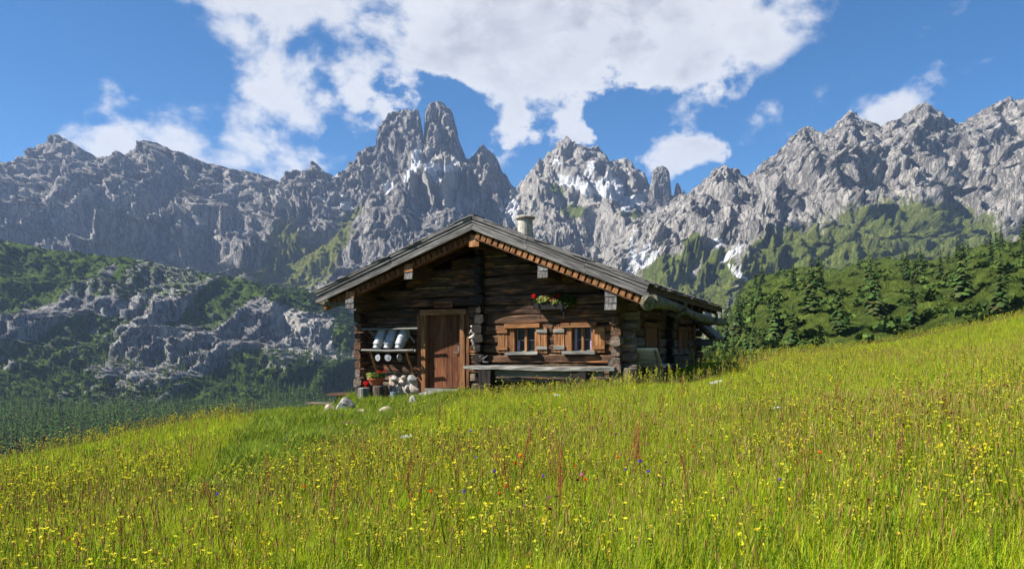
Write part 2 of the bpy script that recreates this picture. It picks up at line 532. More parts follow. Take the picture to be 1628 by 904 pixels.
def mountain(name, mat, sil, pxs, RB, zb, rows, seed, amp, cell, q=1.0, crest=.25, smooth_w=40, green_fn=None, snow=(), scree=(), green=(), steep=1.6, back=True, rough=1.0, serr=.2):
    Rr, Bb = RB
    sx, sy = zip(*sil)
    py = np.interp(pxs, sx, sy)
    zr = EYE + (HY - py) / FPX * Rr
    # smoothed lower body, crest detail only near the top
    k = np.exp(-.5 * ((np.arange(-120, 121)) * (pxs[1] - pxs[0]) / smooth_w) ** 2); k /= k.sum()
    zs = np.convolve(np.pad(zr, 120, mode='edge'), k, mode='valid') - .02 * Rr
    t = np.linspace(0, 1, rows)[:, None]
    K = ((pxs - CX) / FPX)[None, :]
    low = zb + (zs[None, :] - zb) * t ** steep
    low = low + (np.maximum(zr, zb)[None, :] - zs[None, :]) * sstep(1 - crest, 1, t) ** .8
    Y = Bb + (Rr - Bb) * t ** q + 0 * K
    Xw = K * Y
    wx = fbm(Xw / (cell * 2.2), low / (cell * 2.2), 3, seed + 50) * .55
    wy = fbm(Xw / (cell * 2.2) + 9, low / (cell * 2.2), 3, seed + 70) * .55
    g1 = ridged(Xw / cell + wx, low / (cell * 3.4) + Y / (cell * 4.5) + wy * .7, 7, seed, .56)
    g2 = ridged(Xw / (cell * .33) + wx * 2 + low / (cell * 1.2), low / (cell * 1.1) + Y / (cell * 1.5), 6, seed + 20, .62)
    g3 = fbm(Xw / (cell * .12), low / (cell * .16) + Y / (cell * .2), 5, seed + 30, .6)
    env = (.04 + .96 * np.sin(np.clip(t, 0, 1) * np.pi) ** .6) * sstep(0, .15, t)
    disp = amp * ((g1 - .45) * 2.1 + (g2 - .45) * .55 * rough + g3 * .17 * rough) * env
    Yd = Y - disp * 1.0 - amp * ((g2 - .45) * .55 + g3 * .22) * sstep(.72, .92, t) * (.75 if serr < .1 else .4)
    Z = low + disp * .55
    T = cell * .42
    ph = Z / T + .8 * fbm(Xw / (cell * 1.5), Z / (cell * 1.5), 3, seed + 61) + Xw / (cell * 3.)
    Z = Z + T * .13 * np.sin(2 * np.pi * ph) * env * sstep(.2, .45, t)
    # serrated crest
    Z = Z + sstep(.9, 1, t) * amp * serr * (ridged(Xw / (cell * .10), Xw * 0 + seed, 4, seed + 9) - .45)
    Xd = Xw + amp * .25 * fbm(low / (cell * .4), Xw / (cell * .4), 3, seed + 41) * env
    P = np.stack([Xd, Yd, Z], -1)
    dzdy = np.gradient(Z, axis=0) / (np.gradient(Yd, axis=0) + 1e-3)
    vpx = CX + Xd / np.maximum(Yd, 1) * FPX
    vpy = HY - (Z - EYE) / np.maximum(Yd, 1) * FPX
    A = {'snow': spots(vpx, vpy, snow) if snow else Z * 0, 'scree': spots(vpx, vpy, scree) if scree else Z * 0,
         'green': spots(vpx, vpy, green) if green else Z * 0}
    if green_fn: A['green'] = np.maximum(A['green'], green_fn(vpx, vpy, np.abs(dzdy), g1))
    if back:
        nb = 8
        tb = np.linspace(0, 1, nb + 1)[1:, None]
        last = P[-1:]
        Yb = last[..., 1] + (Rr - Bb) * .8 * tb
        Zb = last[..., 2] + (zb - 20 - last[..., 2]) * tb ** .8 + amp * .3 * pn(Xw[-1:] / cell + tb * 3, tb * 5, seed) * (1 - tb)
        Pb = np.stack([last[..., 0] / last[..., 1] * Yb, Yb, Zb], -1)
        P = np.concatenate([P, Pb], 0)
        A = {k_: np.concatenate([v, np.repeat(v[-1:] * 0, nb, 0)], 0) for k_, v in A.items()}
    o = grid_obj(name, P, mat, A)
    tag(o, kind='structure')
    return P, A, vpx, vpy


def cols(a, b_, fa, fb, fine=1.5, coarse=4.0):
    return np.concatenate([np.arange(a, fa, coarse), np.arange(fa, fb, fine), np.arange(fb, b_, coarse)])


m_far = mountain_mat('grey_limestone_face', (.19, .185, .185), (.50, .475, .44), (.09, .11, .025), (.24, .25, .06))
m_rgt = mountain_mat('pale_limestone_face', (.26, .25, .24), (.60, .565, .52), (.07, .10, .02), (.20, .23, .055))
m_low = mountain_mat('wooded_cliff', (.20, .20, .205), (.50, .49, .47), (.03, .055, .012), (.11, .17, .025), 2.2)
m_wood = mountain_mat('green_hillside', (.22, .20, .17), (.36, .34, .3), (.05, .085, .015), (.15, .20, .035), 3.)

silA = [(-500, 250), (-300, 300), (-100, 240), (20, 262), (90, 215), (160, 255), (240, 225), (330, 262), (400, 276), (440, 288), (455, 282), (470, 273), (482, 276), (497, 259), (506, 264), (515, 272), (522, 281),
        (535, 280), (545, 274), (556, 258), (565, 250), (580, 234), (590, 232), (598, 232), (601, 212), (606, 195), (614, 185), (622, 180), (631, 176), (640, 174), (650, 175), (658, 178), (664, 179), (668, 190), (671, 214),
        (673, 224), (675, 212), (676, 186), (680, 175), (686, 169), (693, 166.5), (702, 167), (709, 171), (715, 178), (721, 190), (726, 206), (729.5, 226), (735, 240), (742, 257), (748, 257), (756, 247), (765, 243), (771, 238), (776, 242), (784, 243), (791, 252),
        (796, 265), (800, 277), (806, 284), (812, 295), (825, 310), (850, 330), (900, 360), (1000, 420)]
mountain('twin_peak_massif', m_far, silA, cols(-480, 980, 425, 860), (2600, 1350), -62, 300, 3, 130, 330, crest=.14, smooth_w=60, steep=1.45, serr=.09,
         snow=[(664, 240, 5, 12, 20), (660, 262, 4, 10, 20), (700, 266, 26, 5, 8), (688, 276, 5, 14, -35), (720, 262, 8, 4, -30), (617, 299, 7, 9, 10), (552, 327, 9, 5, 10), (512, 316, 5, 3, 0), (543, 307, 3, 3, 0), (533, 283, 6, 3, -40),
               (810, 314, 5, 12, 25), (803, 330, 5, 12, 25), (752, 330, 3, 9, 0), (728, 332, 3, 9, -20), (648, 280, 4, 8, 20)],
         scree=[(700, 285, 42, 30, 0), (690, 248, 34, 14, 0), (705, 300, 34, 40, 10), (452, 315, 18, 14, 40), (745, 290, 16, 30, 0)],  # pale patches below the right tower also paint in its sunlit bulge
         green=[(480, 425, 60, 24, -18), (455, 400, 26, 36, 0), (640, 345, 14, 8, -30), (560, 352, 12, 22, 35)],
         green_fn=lambda x, y, s, g: .75 * sstep(330, 470, y) * sstep(1.3, .5, s) + .25 * sstep(420, 480, y))

silA2 = [(300, 470), (430, 430), (470, 416), (500, 402), (520, 390), (540, 370), (560, 352), (575, 338), (588, 312), (596, 300), (603, 302), (612, 312), (622, 305), (632, 290), (638, 288), (646, 298), (655, 312), (668, 330), (690, 338), (720, 330),
         (745, 352), (770, 360), (800, 380), (850, 400), (900, 470)]
mountain('lower_rock_buttress', m_far, silA2, cols(310, 890, 425, 830), (1950, 1300), -62, 220, 17, 60, 210, crest=.3, smooth_w=45, steep=1.25,
         snow=[], scree=[(470, 428, 24, 3, -28), (440, 448, 30, 4, -30)],
         green=[(520, 395, 40, 14, -40), (480, 430, 50, 22, -22), (540, 362, 20, 9, -45)],
         green_fn=lambda x, y, s, g: .42 * sstep(340, 440, y) * sstep(.55, .35, g) + .3 * sstep(400, 470, y))

silB = [(700, 420), (770, 372), (800, 330), (812, 305), (822, 294), (836, 284), (850, 268), (862, 254), (872, 243), (884, 231), (893, 225), (901, 221), (908, 226), (916, 231), (925, 231), (935, 240), (945, 238), (949, 237), (957, 245), (968, 260), (975, 262),
        (985, 261), (992, 261), (1000, 266), (1008, 275), (1015, 278), (1022, 286), (1030, 297), (1040, 308), (1060, 318), (1084, 326), (1100, 334), (1140, 350), (1200, 390)]
mountain('right_rock_peak', m_rgt, silB, cols(700, 1190, 790, 1110), (2500, 1350), -62, 300, 29, 115, 300, crest=.2, smooth_w=38, steep=1.3,
         snow=[(898, 287, 12, 5, 30), (925, 296, 20, 7, 38), (952, 302, 24, 8, 20), (975, 290, 16, 5, 35), (985, 313, 14, 7, 30), (1003, 318, 18, 6, -12), (995, 330, 10, 4, -20), (938, 262, 7, 4, -40), (968, 280, 4, 10, 10), (936, 277, 8, 4, 20), (885, 258, 4, 3, 0), (1030, 315, 10, 4, 10), (815, 330, 7, 12, 20), (812, 350, 6, 14, 0)],
         scree=[(860, 300, 30, 60, 40), (920, 330, 60, 26, 10), (850, 270, 20, 20, 0), (1015, 300, 14, 14, 0), (840, 320, 30, 30, 0)],
         green=[(885, 302, 12, 6, 40), (912, 335, 18, 8, 0), (1005, 340, 20, 5, 0)],
         green_fn=lambda x, y, s, g: .3 * sstep(300, 420, y) * sstep(1.2, .5, s))

silD = [(1018, 345), (1026, 325), (1031, 305), (1035, 290), (1037, 274), (1041, 267), (1047, 265), (1053, 264), (1060, 267), (1064, 274), (1066, 290), (1068, 312), (1071, 318), (1073, 300), (1075, 292), (1078, 291), (1081, 295), (1084, 306), (1090, 330), (1100, 350)]
mountain('rock_tower', m_far, silD, np.arange(1018, 1100, 1.0), (2360, 2230), -62, 200, 83, 16, 120, crest=.3, smooth_w=10, steep=.55)
silC = [(860, 470), (920, 432), (950, 412), (980, 385), (1005, 356), (1030, 342), (1050, 330), (1062, 327), (1075, 316), (1086, 307), (1092, 308), (1100, 303), (1112, 296), (1122, 286), (1130, 276), (1140, 271), (1148, 270), (1155, 274), (1164, 276), (1172, 281), (1188, 287),
        (1210, 262), (1240, 238), (1275, 205), (1310, 214), (1350, 180), (1400, 205), (1460, 170), (1520, 200), (1600, 160), (1700, 190), (1850, 150)]
mountain('right_rock_ridge', m_rgt, silC, cols(860, 1840, 930, 1215), (1900, 950), -62, 300, 41, 95, 240, crest=.22, smooth_w=50, steep=1.25,
         snow=[(1006, 388, 3, 16, 12), (1003, 408, 4, 12, 30), (1022, 402, 18, 4, -48), (1035, 412, 16, 3, -45), (1015, 422, 18, 4, -30), (1165, 402, 22, 4, -35), (1172, 432, 16, 4, 40), (1140, 385, 6, 6, 0)],
         scree=[(990, 405, 40, 26, -30), (1112, 432, 34, 7, -60), (1090, 440, 30, 5, -62), (1170, 400, 30, 10, -30), (1175, 440, 24, 10, 40), (1150, 478, 50, 9, -35), (1140, 388, 14, 10, 0), (1010, 430, 30, 12, -30)],
         green=[(1050, 440, 30, 26, -20), (1140, 435, 26, 30, 10), (1110, 470, 50, 22, 0), (1100, 400, 14, 24, 20), (1075, 425, 20, 16, 0), (1280, 440, 90, 60, 0), (1450, 400, 140, 60, 0)],
         green_fn=lambda x, y, s, g: .55 * sstep(400, 470, y) + .2 * sstep(350, 420, y) * sstep(1.2, .6, s))

silL = [(-500, 380), (-200, 400), (-60, 372), (80, 398), (200, 410), (300, 432), (380, 444), (430, 455), (450, 459), (470, 460), (490, 464), (510, 470), (530, 477), (550, 490), (565, 502), (580, 518), (600, 535), (640, 560), (700, 575), (760, 590)]
PL, AL, lx, ly = mountain('wooded_cliff_spur', m_low, silL, cols(-480, 750, 425, 600), (1150, 690), -64, 240, 53, 34, 120, crest=.3, smooth_w=25, steep=1.6,
         scree=[(455, 575, 9, 16, 25), (478, 585, 6, 22, 20), (490, 588, 8, 8, 0), (510, 575, 4, 10, -20), (530, 570, 4, 16, -30), (560, 575, 5, 12, -40), (445, 500, 14, 26, 0), (480, 510, 16, 14, 0), (545, 510, 10, 8, 30), (555, 545, 10, 18, -30), (525, 530, 12, 16, 0)],
         green=[(490, 475, 60, 14, 12), (560, 520, 22, 30, 30), (455, 465, 30, 10, 0)],
         green_fn=lambda x, y, s, g: .62 * sstep(.62, .40, g) + .5 * sstep(575, 610, y) + .5 * sstep(485, 465, y))

silW = [(1040, 610), (1090, 570), (1115, 548), (1130, 528), (1145, 508), (1162, 490), (1175, 470), (1188, 452), (1220, 438), (1270, 424), (1330, 430), (1400, 412), (1480, 420), (1560, 392), (1640, 385), (1850, 350)]
PW, AW, wxp, wyp = mountain('wooded_hillside', m_wood, silW, cols(1040, 1840, 1060, 1215, 2., 5.), (420, 70), -9, 140, 67, 7, 40, crest=.3, smooth_w=25, steep=.62,
         scree=[(1150, 497, 9, 9, 0), (1155, 530, 22, 2.2, -40), (1165, 520, 20, 2.0, -42)],
         green_fn=lambda x, y, s, g: .9 - .5 * spots(x, y, [(1150, 497, 9, 9, 0), (1155, 530, 22, 2.2, -40), (1165, 520, 20, 2.0, -42)]))

# ================================================================== trees
def spruce_mesh(seed, h=9.0, tint=(.030, .055, .016), tint2=(.055, .085, .022), levels=18, nb=10):
    rs = random.Random(seed)
    t = MB()
    t.tube([(0, 0, 0), (0.02 * h * .2, 0, h * .5), (0, 0, h * .98)], [h * .018, h * .011, h * .002], 6)
    c = MB()
    for L in range(levels):
        f = L / (levels - 1)
        z = h * (.10 + .88 * f)
        rad = h * .165 * (1 - f) ** .8 * rs.uniform(.8, 1.1) + h * .012
        n = max(5, int(nb * (1 - .4 * f)))
        a0 = rs.uniform(0, 6.28)
        for k in range(n):
            a = a0 + 6.283 * k / n + rs.uniform(-.25, .25)
            rr = rad * rs.uniform(.65, 1.15)
            d = Vector((math.cos(a), math.sin(a), 0)); sd = Vector((-d.y, d.x, 0))
            p0 = Vector((0, 0, z)); p1 = d * rr * .55 + Vector((0, 0, z - rr * .18)); p2 = d * rr + Vector((0, 0, z - rr * .5 + rs.uniform(-.03, .03) * h))
            w1 = rr * .34 * rs.uniform(.8, 1.2); w2 = rr * .18
            zj = Vector((0, 0, rs.uniform(-.3, .3) * h / levels)); p0 += zj; p1 += zj; p2 += zj
            col = tuple(x + (y - x) * rs.random() for x, y in zip(tint, tint2))
            dz = Vector((0, 0, rr * .12))
            c.add([p0, p1 - sd * w1 - dz, p1 + sd * w1 - dz, p1 + dz * .6, p2 - sd * w2, p2 + sd * w2], [(0, 1, 3), (0, 3, 2), (1, 4, 3), (3, 5, 2), (3, 4, 5)], col)
    return t, c


def make_spruce(seed, **kw):
    t, c = spruce_mesh(seed, **kw)
    root = empty('spruce_tree', (0, 0, 0))
    t.build('trunk', MT['bark'], root)
    c.build('crown', MT['needle'], root)
    return root


def copy_tree(o, parent=None):
    c = o.copy()
    COL.objects.link(c)
    c.parent = parent
    for ch in list(o.children):
        copy_tree(ch, c)
    return c


protos = [make_spruce(i) for i in range(3)] + [make_spruce(9 + i, tint=(.10, .15, .02), tint2=(.22, .27, .04)) for i in range(2)]  # last two: sunlight put into the needle colour as a lighter tint
used = [False] * len(protos)


def place_tree(kind, x, y, z, s, label, group):
    r = protos[kind] if not used[kind] else copy_tree(protos[kind])
    used[kind] = True
    r.location = (x, y, z)
    r.scale = (s * random.uniform(.85, 1.15), s * random.uniform(.85, 1.15), s)
    r.rotation_euler = (0, 0, random.uniform(0, 6.28))
    tag(r, label, 'tree', group)


# spruces behind the crest of the meadow, right of the cabin
near_spots = [(1118, 75, 4.2), (1126, 88, 6.0), (1133, 80, 5.0), (1139, 100, 8.5), (1147, 92, 7.6), (1152, 112, 10.), (1160, 96, 8.2), (1166, 120, 10.5), (1172, 104, 9.), (1180, 98, 8.), (1186, 118, 10.), (1197, 105, 9.5),
              (1212, 95, 8.), (1232, 116, 11.), (1260, 100, 9.), (1290, 118, 12.), (1335, 105, 9.), (1390, 120, 12.), (1450, 110, 10.), (1530, 125, 13.), (1590, 112, 11.)]
for i, (px, Y, h) in enumerate(near_spots):
    X = (px - CX) / FPX * Y
    c = np.argmin((PW[:140, :, 0] - X) ** 2 + (PW[:140, :, 1] - Y) ** 2)
    zt = max(PW[:140].reshape(-1, 3)[c][2], gz(X, Y))
    place_tree(i % 3, X, Y, zt - .2, h * (.52 if px < 1195 else random.uniform(.6, 1.)) / 9., 'dark spruce standing behind the meadow crest, right of the cabin', 'spruces behind the meadow crest')
# spruces up the wooded hillside on the right
cand = PW[10:120].reshape(-1, 3)
cand = cand[(cand[:, 1] > 125)]
pick = cand[rng.choice(len(cand), 75, replace=False)]
for p in pick:
    place_tree(random.randrange(3), p[0], p[1], p[2] - .3, random.uniform(.7, 1.25), 'small dark spruce scattered on the wooded hillside at the right', 'spruces on the right hillside')
# valley trees below the cliff, left of the cabin
for i in range(150):
    px = random.uniform(425, 590) if i < 95 else random.uniform(-20, 430)
    Y = random.uniform(400, 700)
    X = (px - CX) / FPX * Y
    light = Y < 560 or random.random() < .3
    place_tree(random.choice((3, 4)) if light else random.randrange(3), X, Y, -62, random.uniform(.9, 1.7) * (1.1 if light else 1.3),
               'small light green conifer in the valley forest below the cliff' if light else 'small dark conifer in the valley forest below the cliff',
               'light conifers in the valley' if light else 'dark conifers in the valley')


# ------------------------------------------------------------------ scattered growth through geometry nodes
def template(name, mb, mat, coll):
    o = mb.build(name, mat)
    COL.objects.unlink(o)
    coll.objects.link(o)


def scatter(name, pts, scl, coll, nvar, label, cat=None, tilt=.0, idx=None):
    n = len(pts)
    me = bpy.data.meshes.new(name)
    me.vertices.add(n)
    me.vertices.foreach_set('co', np.asarray(pts, np.float32).reshape(-1))
    rot = np.stack([rng.normal(0, tilt, n), rng.normal(0, tilt, n), rng.uniform(0, 6.283, n)], -1).astype(np.float32)
    me.attributes.new('rot', 'FLOAT_VECTOR', 'POINT').data.foreach_set('vector', rot.reshape(-1))
    me.attributes.new('scl', 'FLOAT', 'POINT').data.foreach_set('value', np.asarray(scl, np.float32))
    me.attributes.new('idx', 'INT', 'POINT').data.foreach_set('value', (rng.integers(0, nvar, n) if idx is None else idx).astype(np.int32))
    o = bpy.data.objects.new(name, me)
    COL.objects.link(o)
    ng = bpy.data.node_groups.new(name + '_scatter', 'GeometryNodeTree')
    ng.interface.new_socket('Geometry', in_out='INPUT', socket_type='NodeSocketGeometry')
    ng.interface.new_socket('Geometry', in_out='OUTPUT', socket_type='NodeSocketGeometry')
    gi = ng.nodes.new('NodeGroupInput'); go = ng.nodes.new('NodeGroupOutput')
    ci = ng.nodes.new('GeometryNodeCollectionInfo')
    ci.inputs['Collection'].default_value = coll
    ci.inputs['Separate Children'].default_value = True
    ci.inputs['Reset Children'].default_value = True
    ip = ng.nodes.new('GeometryNodeInstanceOnPoints')
    ip.inputs['Pick Instance'].default_value = True

    def na(nm, t):
        a = ng.nodes.new('GeometryNodeInputNamedAttribute')
        a.data_type = t
        a.inputs[0].default_value = nm
        return a.outputs[0]
    e2r = ng.nodes.new('FunctionNodeEulerToRotation')
    L = ng.links.new
    L(gi.outputs[0], ip.inputs['Points'])
    L(ci.outputs[0], ip.inputs['Instance'])
    L(na('idx', 'INT'), ip.inputs['Instance Index'])
    L(na('rot', 'FLOAT_VECTOR'), e2r.inputs[0])
    L(e2r.outputs[0], ip.inputs['Rotation'])
    L(na('scl', 'FLOAT'), ip.inputs['Scale'])
    L(ip.outputs[0], go.inputs[0])
    md = o.modifiers.new('scatter', 'NODES')
    md.node_group = ng
    tag(o, label, cat, kind='stuff')
    return o


# scrub of dwarf pine on the cliff and the slopes (one mass, nobody could count it)
coll_s = bpy.data.collections.new('scrub_templates')
for k in range(4):
    mb = MB()
    for i in range(46):
        a = random.uniform(0, 6.28); rr = random.uniform(0, 1) ** .6
        p = Vector((math.cos(a) * rr, math.sin(a) * rr, random.uniform(.05, .75) * (1.1 - rr * .6)))
        s = random.uniform(.16, .34)
        d = Vector((random.gauss(0, 1), random.gauss(0, 1), random.gauss(0, .6))).normalized() * s
        e = d.cross(Vector((random.gauss(0, 1), random.gauss(0, 1), random.gauss(0, 1)))).normalized() * s
        g = random.random()
        mb.add([p + d, p + e, p - d, p - e], [(0, 1, 2, 3)], (.022 + .05 * g, .04 + .075 * g, .010 + .014 * g))
    template('scrub', mb, MT['needle'], coll_s)
gm = AL['green'][:240].reshape(-1); pv = PL[:240].reshape(-1, 3)
ok = np.where((gm > .42) & (pv[:, 2] > -60))[0]
ok = rng.choice(ok, min(7000, len(ok)), replace=False)
scatter('cliff_scrub', pv[ok], rng.uniform(1.2, 4.0, len(ok)), coll_s, 4, 'dark green dwarf pine scrub clinging to the cliff spur on the left')
cw = PW[8:138].reshape(-1, 3)
ok = rng.choice(len(cw), 1100, replace=False)
scatter('hillside_scrub', cw[ok], rng.uniform(.6, 2.2, len(ok)), coll_s, 4, 'green scrub covering the wooded hillside on the right')
coll_t = bpy.data.collections.new('spruce_templates')
for k in range(3):
    t, c = spruce_mesh(30 + k, levels=9, nb=7, tint=(.03, .055, .014), tint2=(.085, .125, .022))
    template('spruce', c, MT['needle'], coll_t)
okf = np.where((ly.reshape(-1) > 560) & (pv[:, 2] > -63))[0]
okf = rng.choice(okf, min(2600, len(okf)), replace=False)
fp = pv[okf]
fy = rng.uniform(420, 760, 4000)
fpx = rng.uniform(-30, 620, 4000)
fp = np.concatenate([fp, np.stack([(fpx - CX) / FPX * fy, fy, fy * 0 - 62], -1)])
scatter('valley_forest', fp, np.concatenate([rng.uniform(.7, 1.6, len(okf)), rng.uniform(1.3, 2.6, len(fp) - len(okf))]), coll_t, 3, 'far forest of conifers covering the valley floor and the foot of the cliff')

# ================================================================== cabin
TH = math.atan(.455)
CU = Vector((math.cos(TH), -math.sin(TH))); CW = Vector((math.sin(TH), math.cos(TH)))
CC = Vector((171 / FPX * 16.5, 16.5))
Z0 = .5


def on_front(px, py, b=0.):
    """where the line of sight meets the vertical plane b metres behind the front wall -> (along wall, height)"""
    k = (px - CX) / FPX
    ox, oy = CC.x + CW.x * b, CC.y + CW.y * b
    a = (k * oy - ox) / (CU.x - k * CU.y)
    return a, EYE + (HY - py) / FPX * (oy + CU.y * a)


def on_side(px, py, a=0.):
    k = (px - CX) / FPX
    ox, oy = CC.x + CU.x * a, CC.y + CU.y * a
    b = (k * oy - ox) / (CW.x - k * CW.y)
    return b, EYE + (HY - py) / FPX * (oy + CW.y * b)


def wpos(a, b, z=None):
    p = CC + CU * a + CW * b
    return (p.x, p.y, gz(p.x, p.y) if z is None else z)


cabin = empty('log_cabin', (CC.x, CC.y, Z0), -TH)
tag(cabin, 'dark log cabin with low gabled shingle roof and brown plank door on the meadow', 'cabin')


def part(name, mb, mat, loc=(0, 0, 0), parent=None, rot=(0, 0, 0), smooth=False):
    """loc in cabin coordinates with world heights"""
    p = parent or cabin
    base = Vector((0, 0, Z0)) if p is cabin else Vector(p['_o'])
    o = mb.build(name, mat, p, Vector(loc) - base, rot, smooth)
    o['_o'] = tuple(loc)
    return o


APX, APZ = -3.07, 4.58
SL, SR = .357, .41
LT, RT = -7.36, .91
FRONT_B, BACK_B = -1.1, 8.55


def roof_z(a, off=0.):
    return APZ - (SL * (APX - a) if a < APX else SR * (a - APX)) - off


WL, WR, WB = -6.77, 0.0, 8.0
CROSS = -3.336

# inner body so no light leaks between the logs
mb = MB()
poly = [(WL + .1, .0), (WR - .1, .0), (WR - .1, roof_z(WR, .45)), (APX, roof_z(APX, .45)), (WL + .1, roof_z(WL, .45))]
V = [(a, b_, z) for b_ in (.16, WB - .1) for a, z in poly]
mb.add(V, [tuple(range(5)), tuple(range(9, 4, -1))] + [(i, i + 5, (i + 1) % 5 + 5, (i + 1) % 5) for i in range(5)])
core = part('wall_core', mb, MT['dark'])


def log_mesh(L, h, d, seed, round_=.35):
    rs = random.Random(seed)
    sec = []
    c = round_
    for sx, sz in ((-1, -1 + c), (-1, 1 - c), (-1 + c, 1), (1 - c, 1), (1, 1 - c), (1, -1 + c), (1 - c, -1), (-1 + c, -1)):
        sec.append((sx * d / 2, sz * h / 2))
    ns = max(3, int(L / .28))
    mb = MB()
    V, F = [], []
    ph = rs.uniform(0, 6)
    for i in range(ns + 1):
        x = -L / 2 + L * i / ns
        wob = math.sin(x * 1.7 + ph) * .010
        e = .93 if i in (0, ns) else 1
        for sy, sz in sec:
            V.append((x + rs.uniform(-.01, .01), sy * e * rs.uniform(.90, 1.06) + rs.uniform(-.012, .012), sz * e + wob + rs.uniform(-.010, .010)))
    for i in range(ns):
        for k in range(8):
            F.append((i * 8 + k, (i + 1) * 8 + k, (i + 1) * 8 + (k + 1) % 8, i * 8 + (k + 1) % 8))
    F.append(tuple(range(8)))
    F.append(tuple(ns * 8 + k for k in range(7, -1, -1)))
    return mb.add(V, F)


doorA = on_front(669, 493); doorB = on_front(746, 628)
win1 = (on_front(811, 519), on_front(856, 560))
win2 = (on_front(901, 518), on_front(946, 559))
openings = [(doorA[0], doorB[0], 0., doorA[1] - .02)] + [(w[0][0] - .02, w[1][0] + .02, w[1][1] - .05, w[0][1] + .02) for w in (win1, win2)]
H = .228
front = part('front_wall', MB().box((0, 0, 0), (abs(WL) - .3, .05, .3)), MT['dark'], ((WL + WR) / 2, .12, .62))
k = 0
z = .36
while z < 4.3:
    zc = z + H / 2
    lim_l = max(WL, APX - (APZ - .42 - zc - H * .45) / SL)
    lim_r = min(WR, APX + (APZ - .42 - zc - H * .45) / SR)
    for lo, hi, side in ((lim_l, min(CROSS - .06, lim_r), 0), (max(CROSS + .06, lim_l), lim_r, 1)):
        if hi - lo < .2: continue
        if side == 0 and lo <= WL + .01 and zc < 2.7: lo -= .10 + (.12 if k % 2 else .0) + random.uniform(0, .04)
        if side == 1 and hi >= WR - .01 and zc < 2.5: hi += .08 + (.12 if k % 2 else .0) + random.uniform(0, .05)
        ivs = [(lo, hi)]
        for oa, ob, oz0, oz1 in openings:
            if oz0 < zc < oz1:
                nv = []
                for i0, i1 in ivs:
                    if ob <= i0 or oa >= i1: nv.append((i0, i1)); continue
                    if oa - i0 > .1: nv.append((i0, oa))
                    if i1 - ob > .1: nv.append((ob, i1))
                ivs = nv
        for i0, i1 in ivs:
            if zc < (.62 if (i0 + i1) / 2 > -3 else .30): continue
            hh = H * random.uniform(.93, 1.0)
            low = zc < (1.28 if side else 1.12)
            part('log', log_mesh(i1 - i0, hh, random.uniform(.20, .26), k * 31 + int(i0 * 100)), m_loglow() if low else (m_logmid() if zc < (2.35 if side else 1.9) else m_log()),
                 ((i0 + i1) / 2, random.uniform(.02, .06), zc + random.uniform(-.008, .008)), front, (0, random.uniform(-.0035, .0035), 0))
            # pale filling that shows here and there in a joint
            if random.random() < .5 and zc > 1.0:
                L = min(i1 - i0, random.uniform(.5, 2.4)); c0 = random.uniform(i0 + L / 2, i1 - L / 2 + .001)
                part('chinking', log_mesh(L, .022, .06, k * 7 + 3), MT['chink'], (c0, -.055 + random.uniform(-.01, .012), z + .0), front)
    # ends of the cross-wall logs
    if .9 < zc < roof_z(CROSS) - .5:
        part('log_end', log_mesh(.42, H * random.uniform(.7, 1.0), random.uniform(.14, .28), k + 900, .3), m_end('X'), (CROSS + random.uniform(-.03, .03), -.02 - random.uniform(0, .08), zc + .03), front, (0, 0, R(90)))
    # ends of the left wall logs
    if zc < 2.75:
        part('log_end', log_mesh(.5, H * random.uniform(.8, .98), random.uniform(.18, .25), k + 700, .4), m_loglow() if zc < 1. else m_log(), (WL + .10 + random.uniform(-.03, .03), -.06 - random.uniform(0, .1), zc + .09), front, (0, 0, R(90)))
    z += H
    k += 1

# right-hand side wall
sidew = part('side_wall', MB().box((0, 0, 0), (.05, WB - .4, .3)), MT['dark'], (-.12, WB / 2, .9))
sw1 = (on_side(1021, 522)[0], on_side(1040, 522)[0]); sw2 = (on_side(1075, 522)[0], on_side(1090, 522)[0])
k = 0
z = .66
while z < roof_z(WR, .45) - .05:
    zc = z + H / 2
    gl = (.95 + .04 * 0)
    ivs = [(-.22 - random.uniform(0, .12), WB + .25)]
    for oa, ob in (sw1, sw2):
        if 1.55 < zc < 2.18:
            nv = []
            for i0, i1 in ivs:
                if ob <= i0 or oa >= i1: nv.append((i0, i1)); continue
                nv += [(i0, oa), (ob, i1)]
            ivs = nv
    for i0, i1 in ivs:
        part('log', log_mesh(i1 - i0, H * random.uniform(.92, 1.), random.uniform(.22, .28), k * 13 + 400), m_loglow() if zc < 1.75 else m_logmid(), (-.03 + random.uniform(-.02, .02), (i0 + i1) / 2, zc + .1), sidew, (0, 0, R(90)))  # lighter log materials stand in for more light on this wall
    if k % 1 == 0:
        part('log_end', log_mesh(.4, H * .9, random.uniform(.2, .26), k + 77, .45), m_end('X'), (.06 + random.uniform(-.02, .06), 4.2 + random.uniform(-.02, .02), zc + .1), sidew)
        part('log_end', log_mesh(.5, H * .9, random.uniform(.2, .26), k + 177, .45), m_loglow(), (.08 + random.uniform(-.02, .1), .04, zc - .02), sidew)
        part('log_end', log_mesh(.5, H * .9, random.uniform(.2, .26), k + 277, .45), m_loglow(), (.06 + random.uniform(-.02, .06), WB + .02, zc - .02), sidew)
    z += H
    k += 1
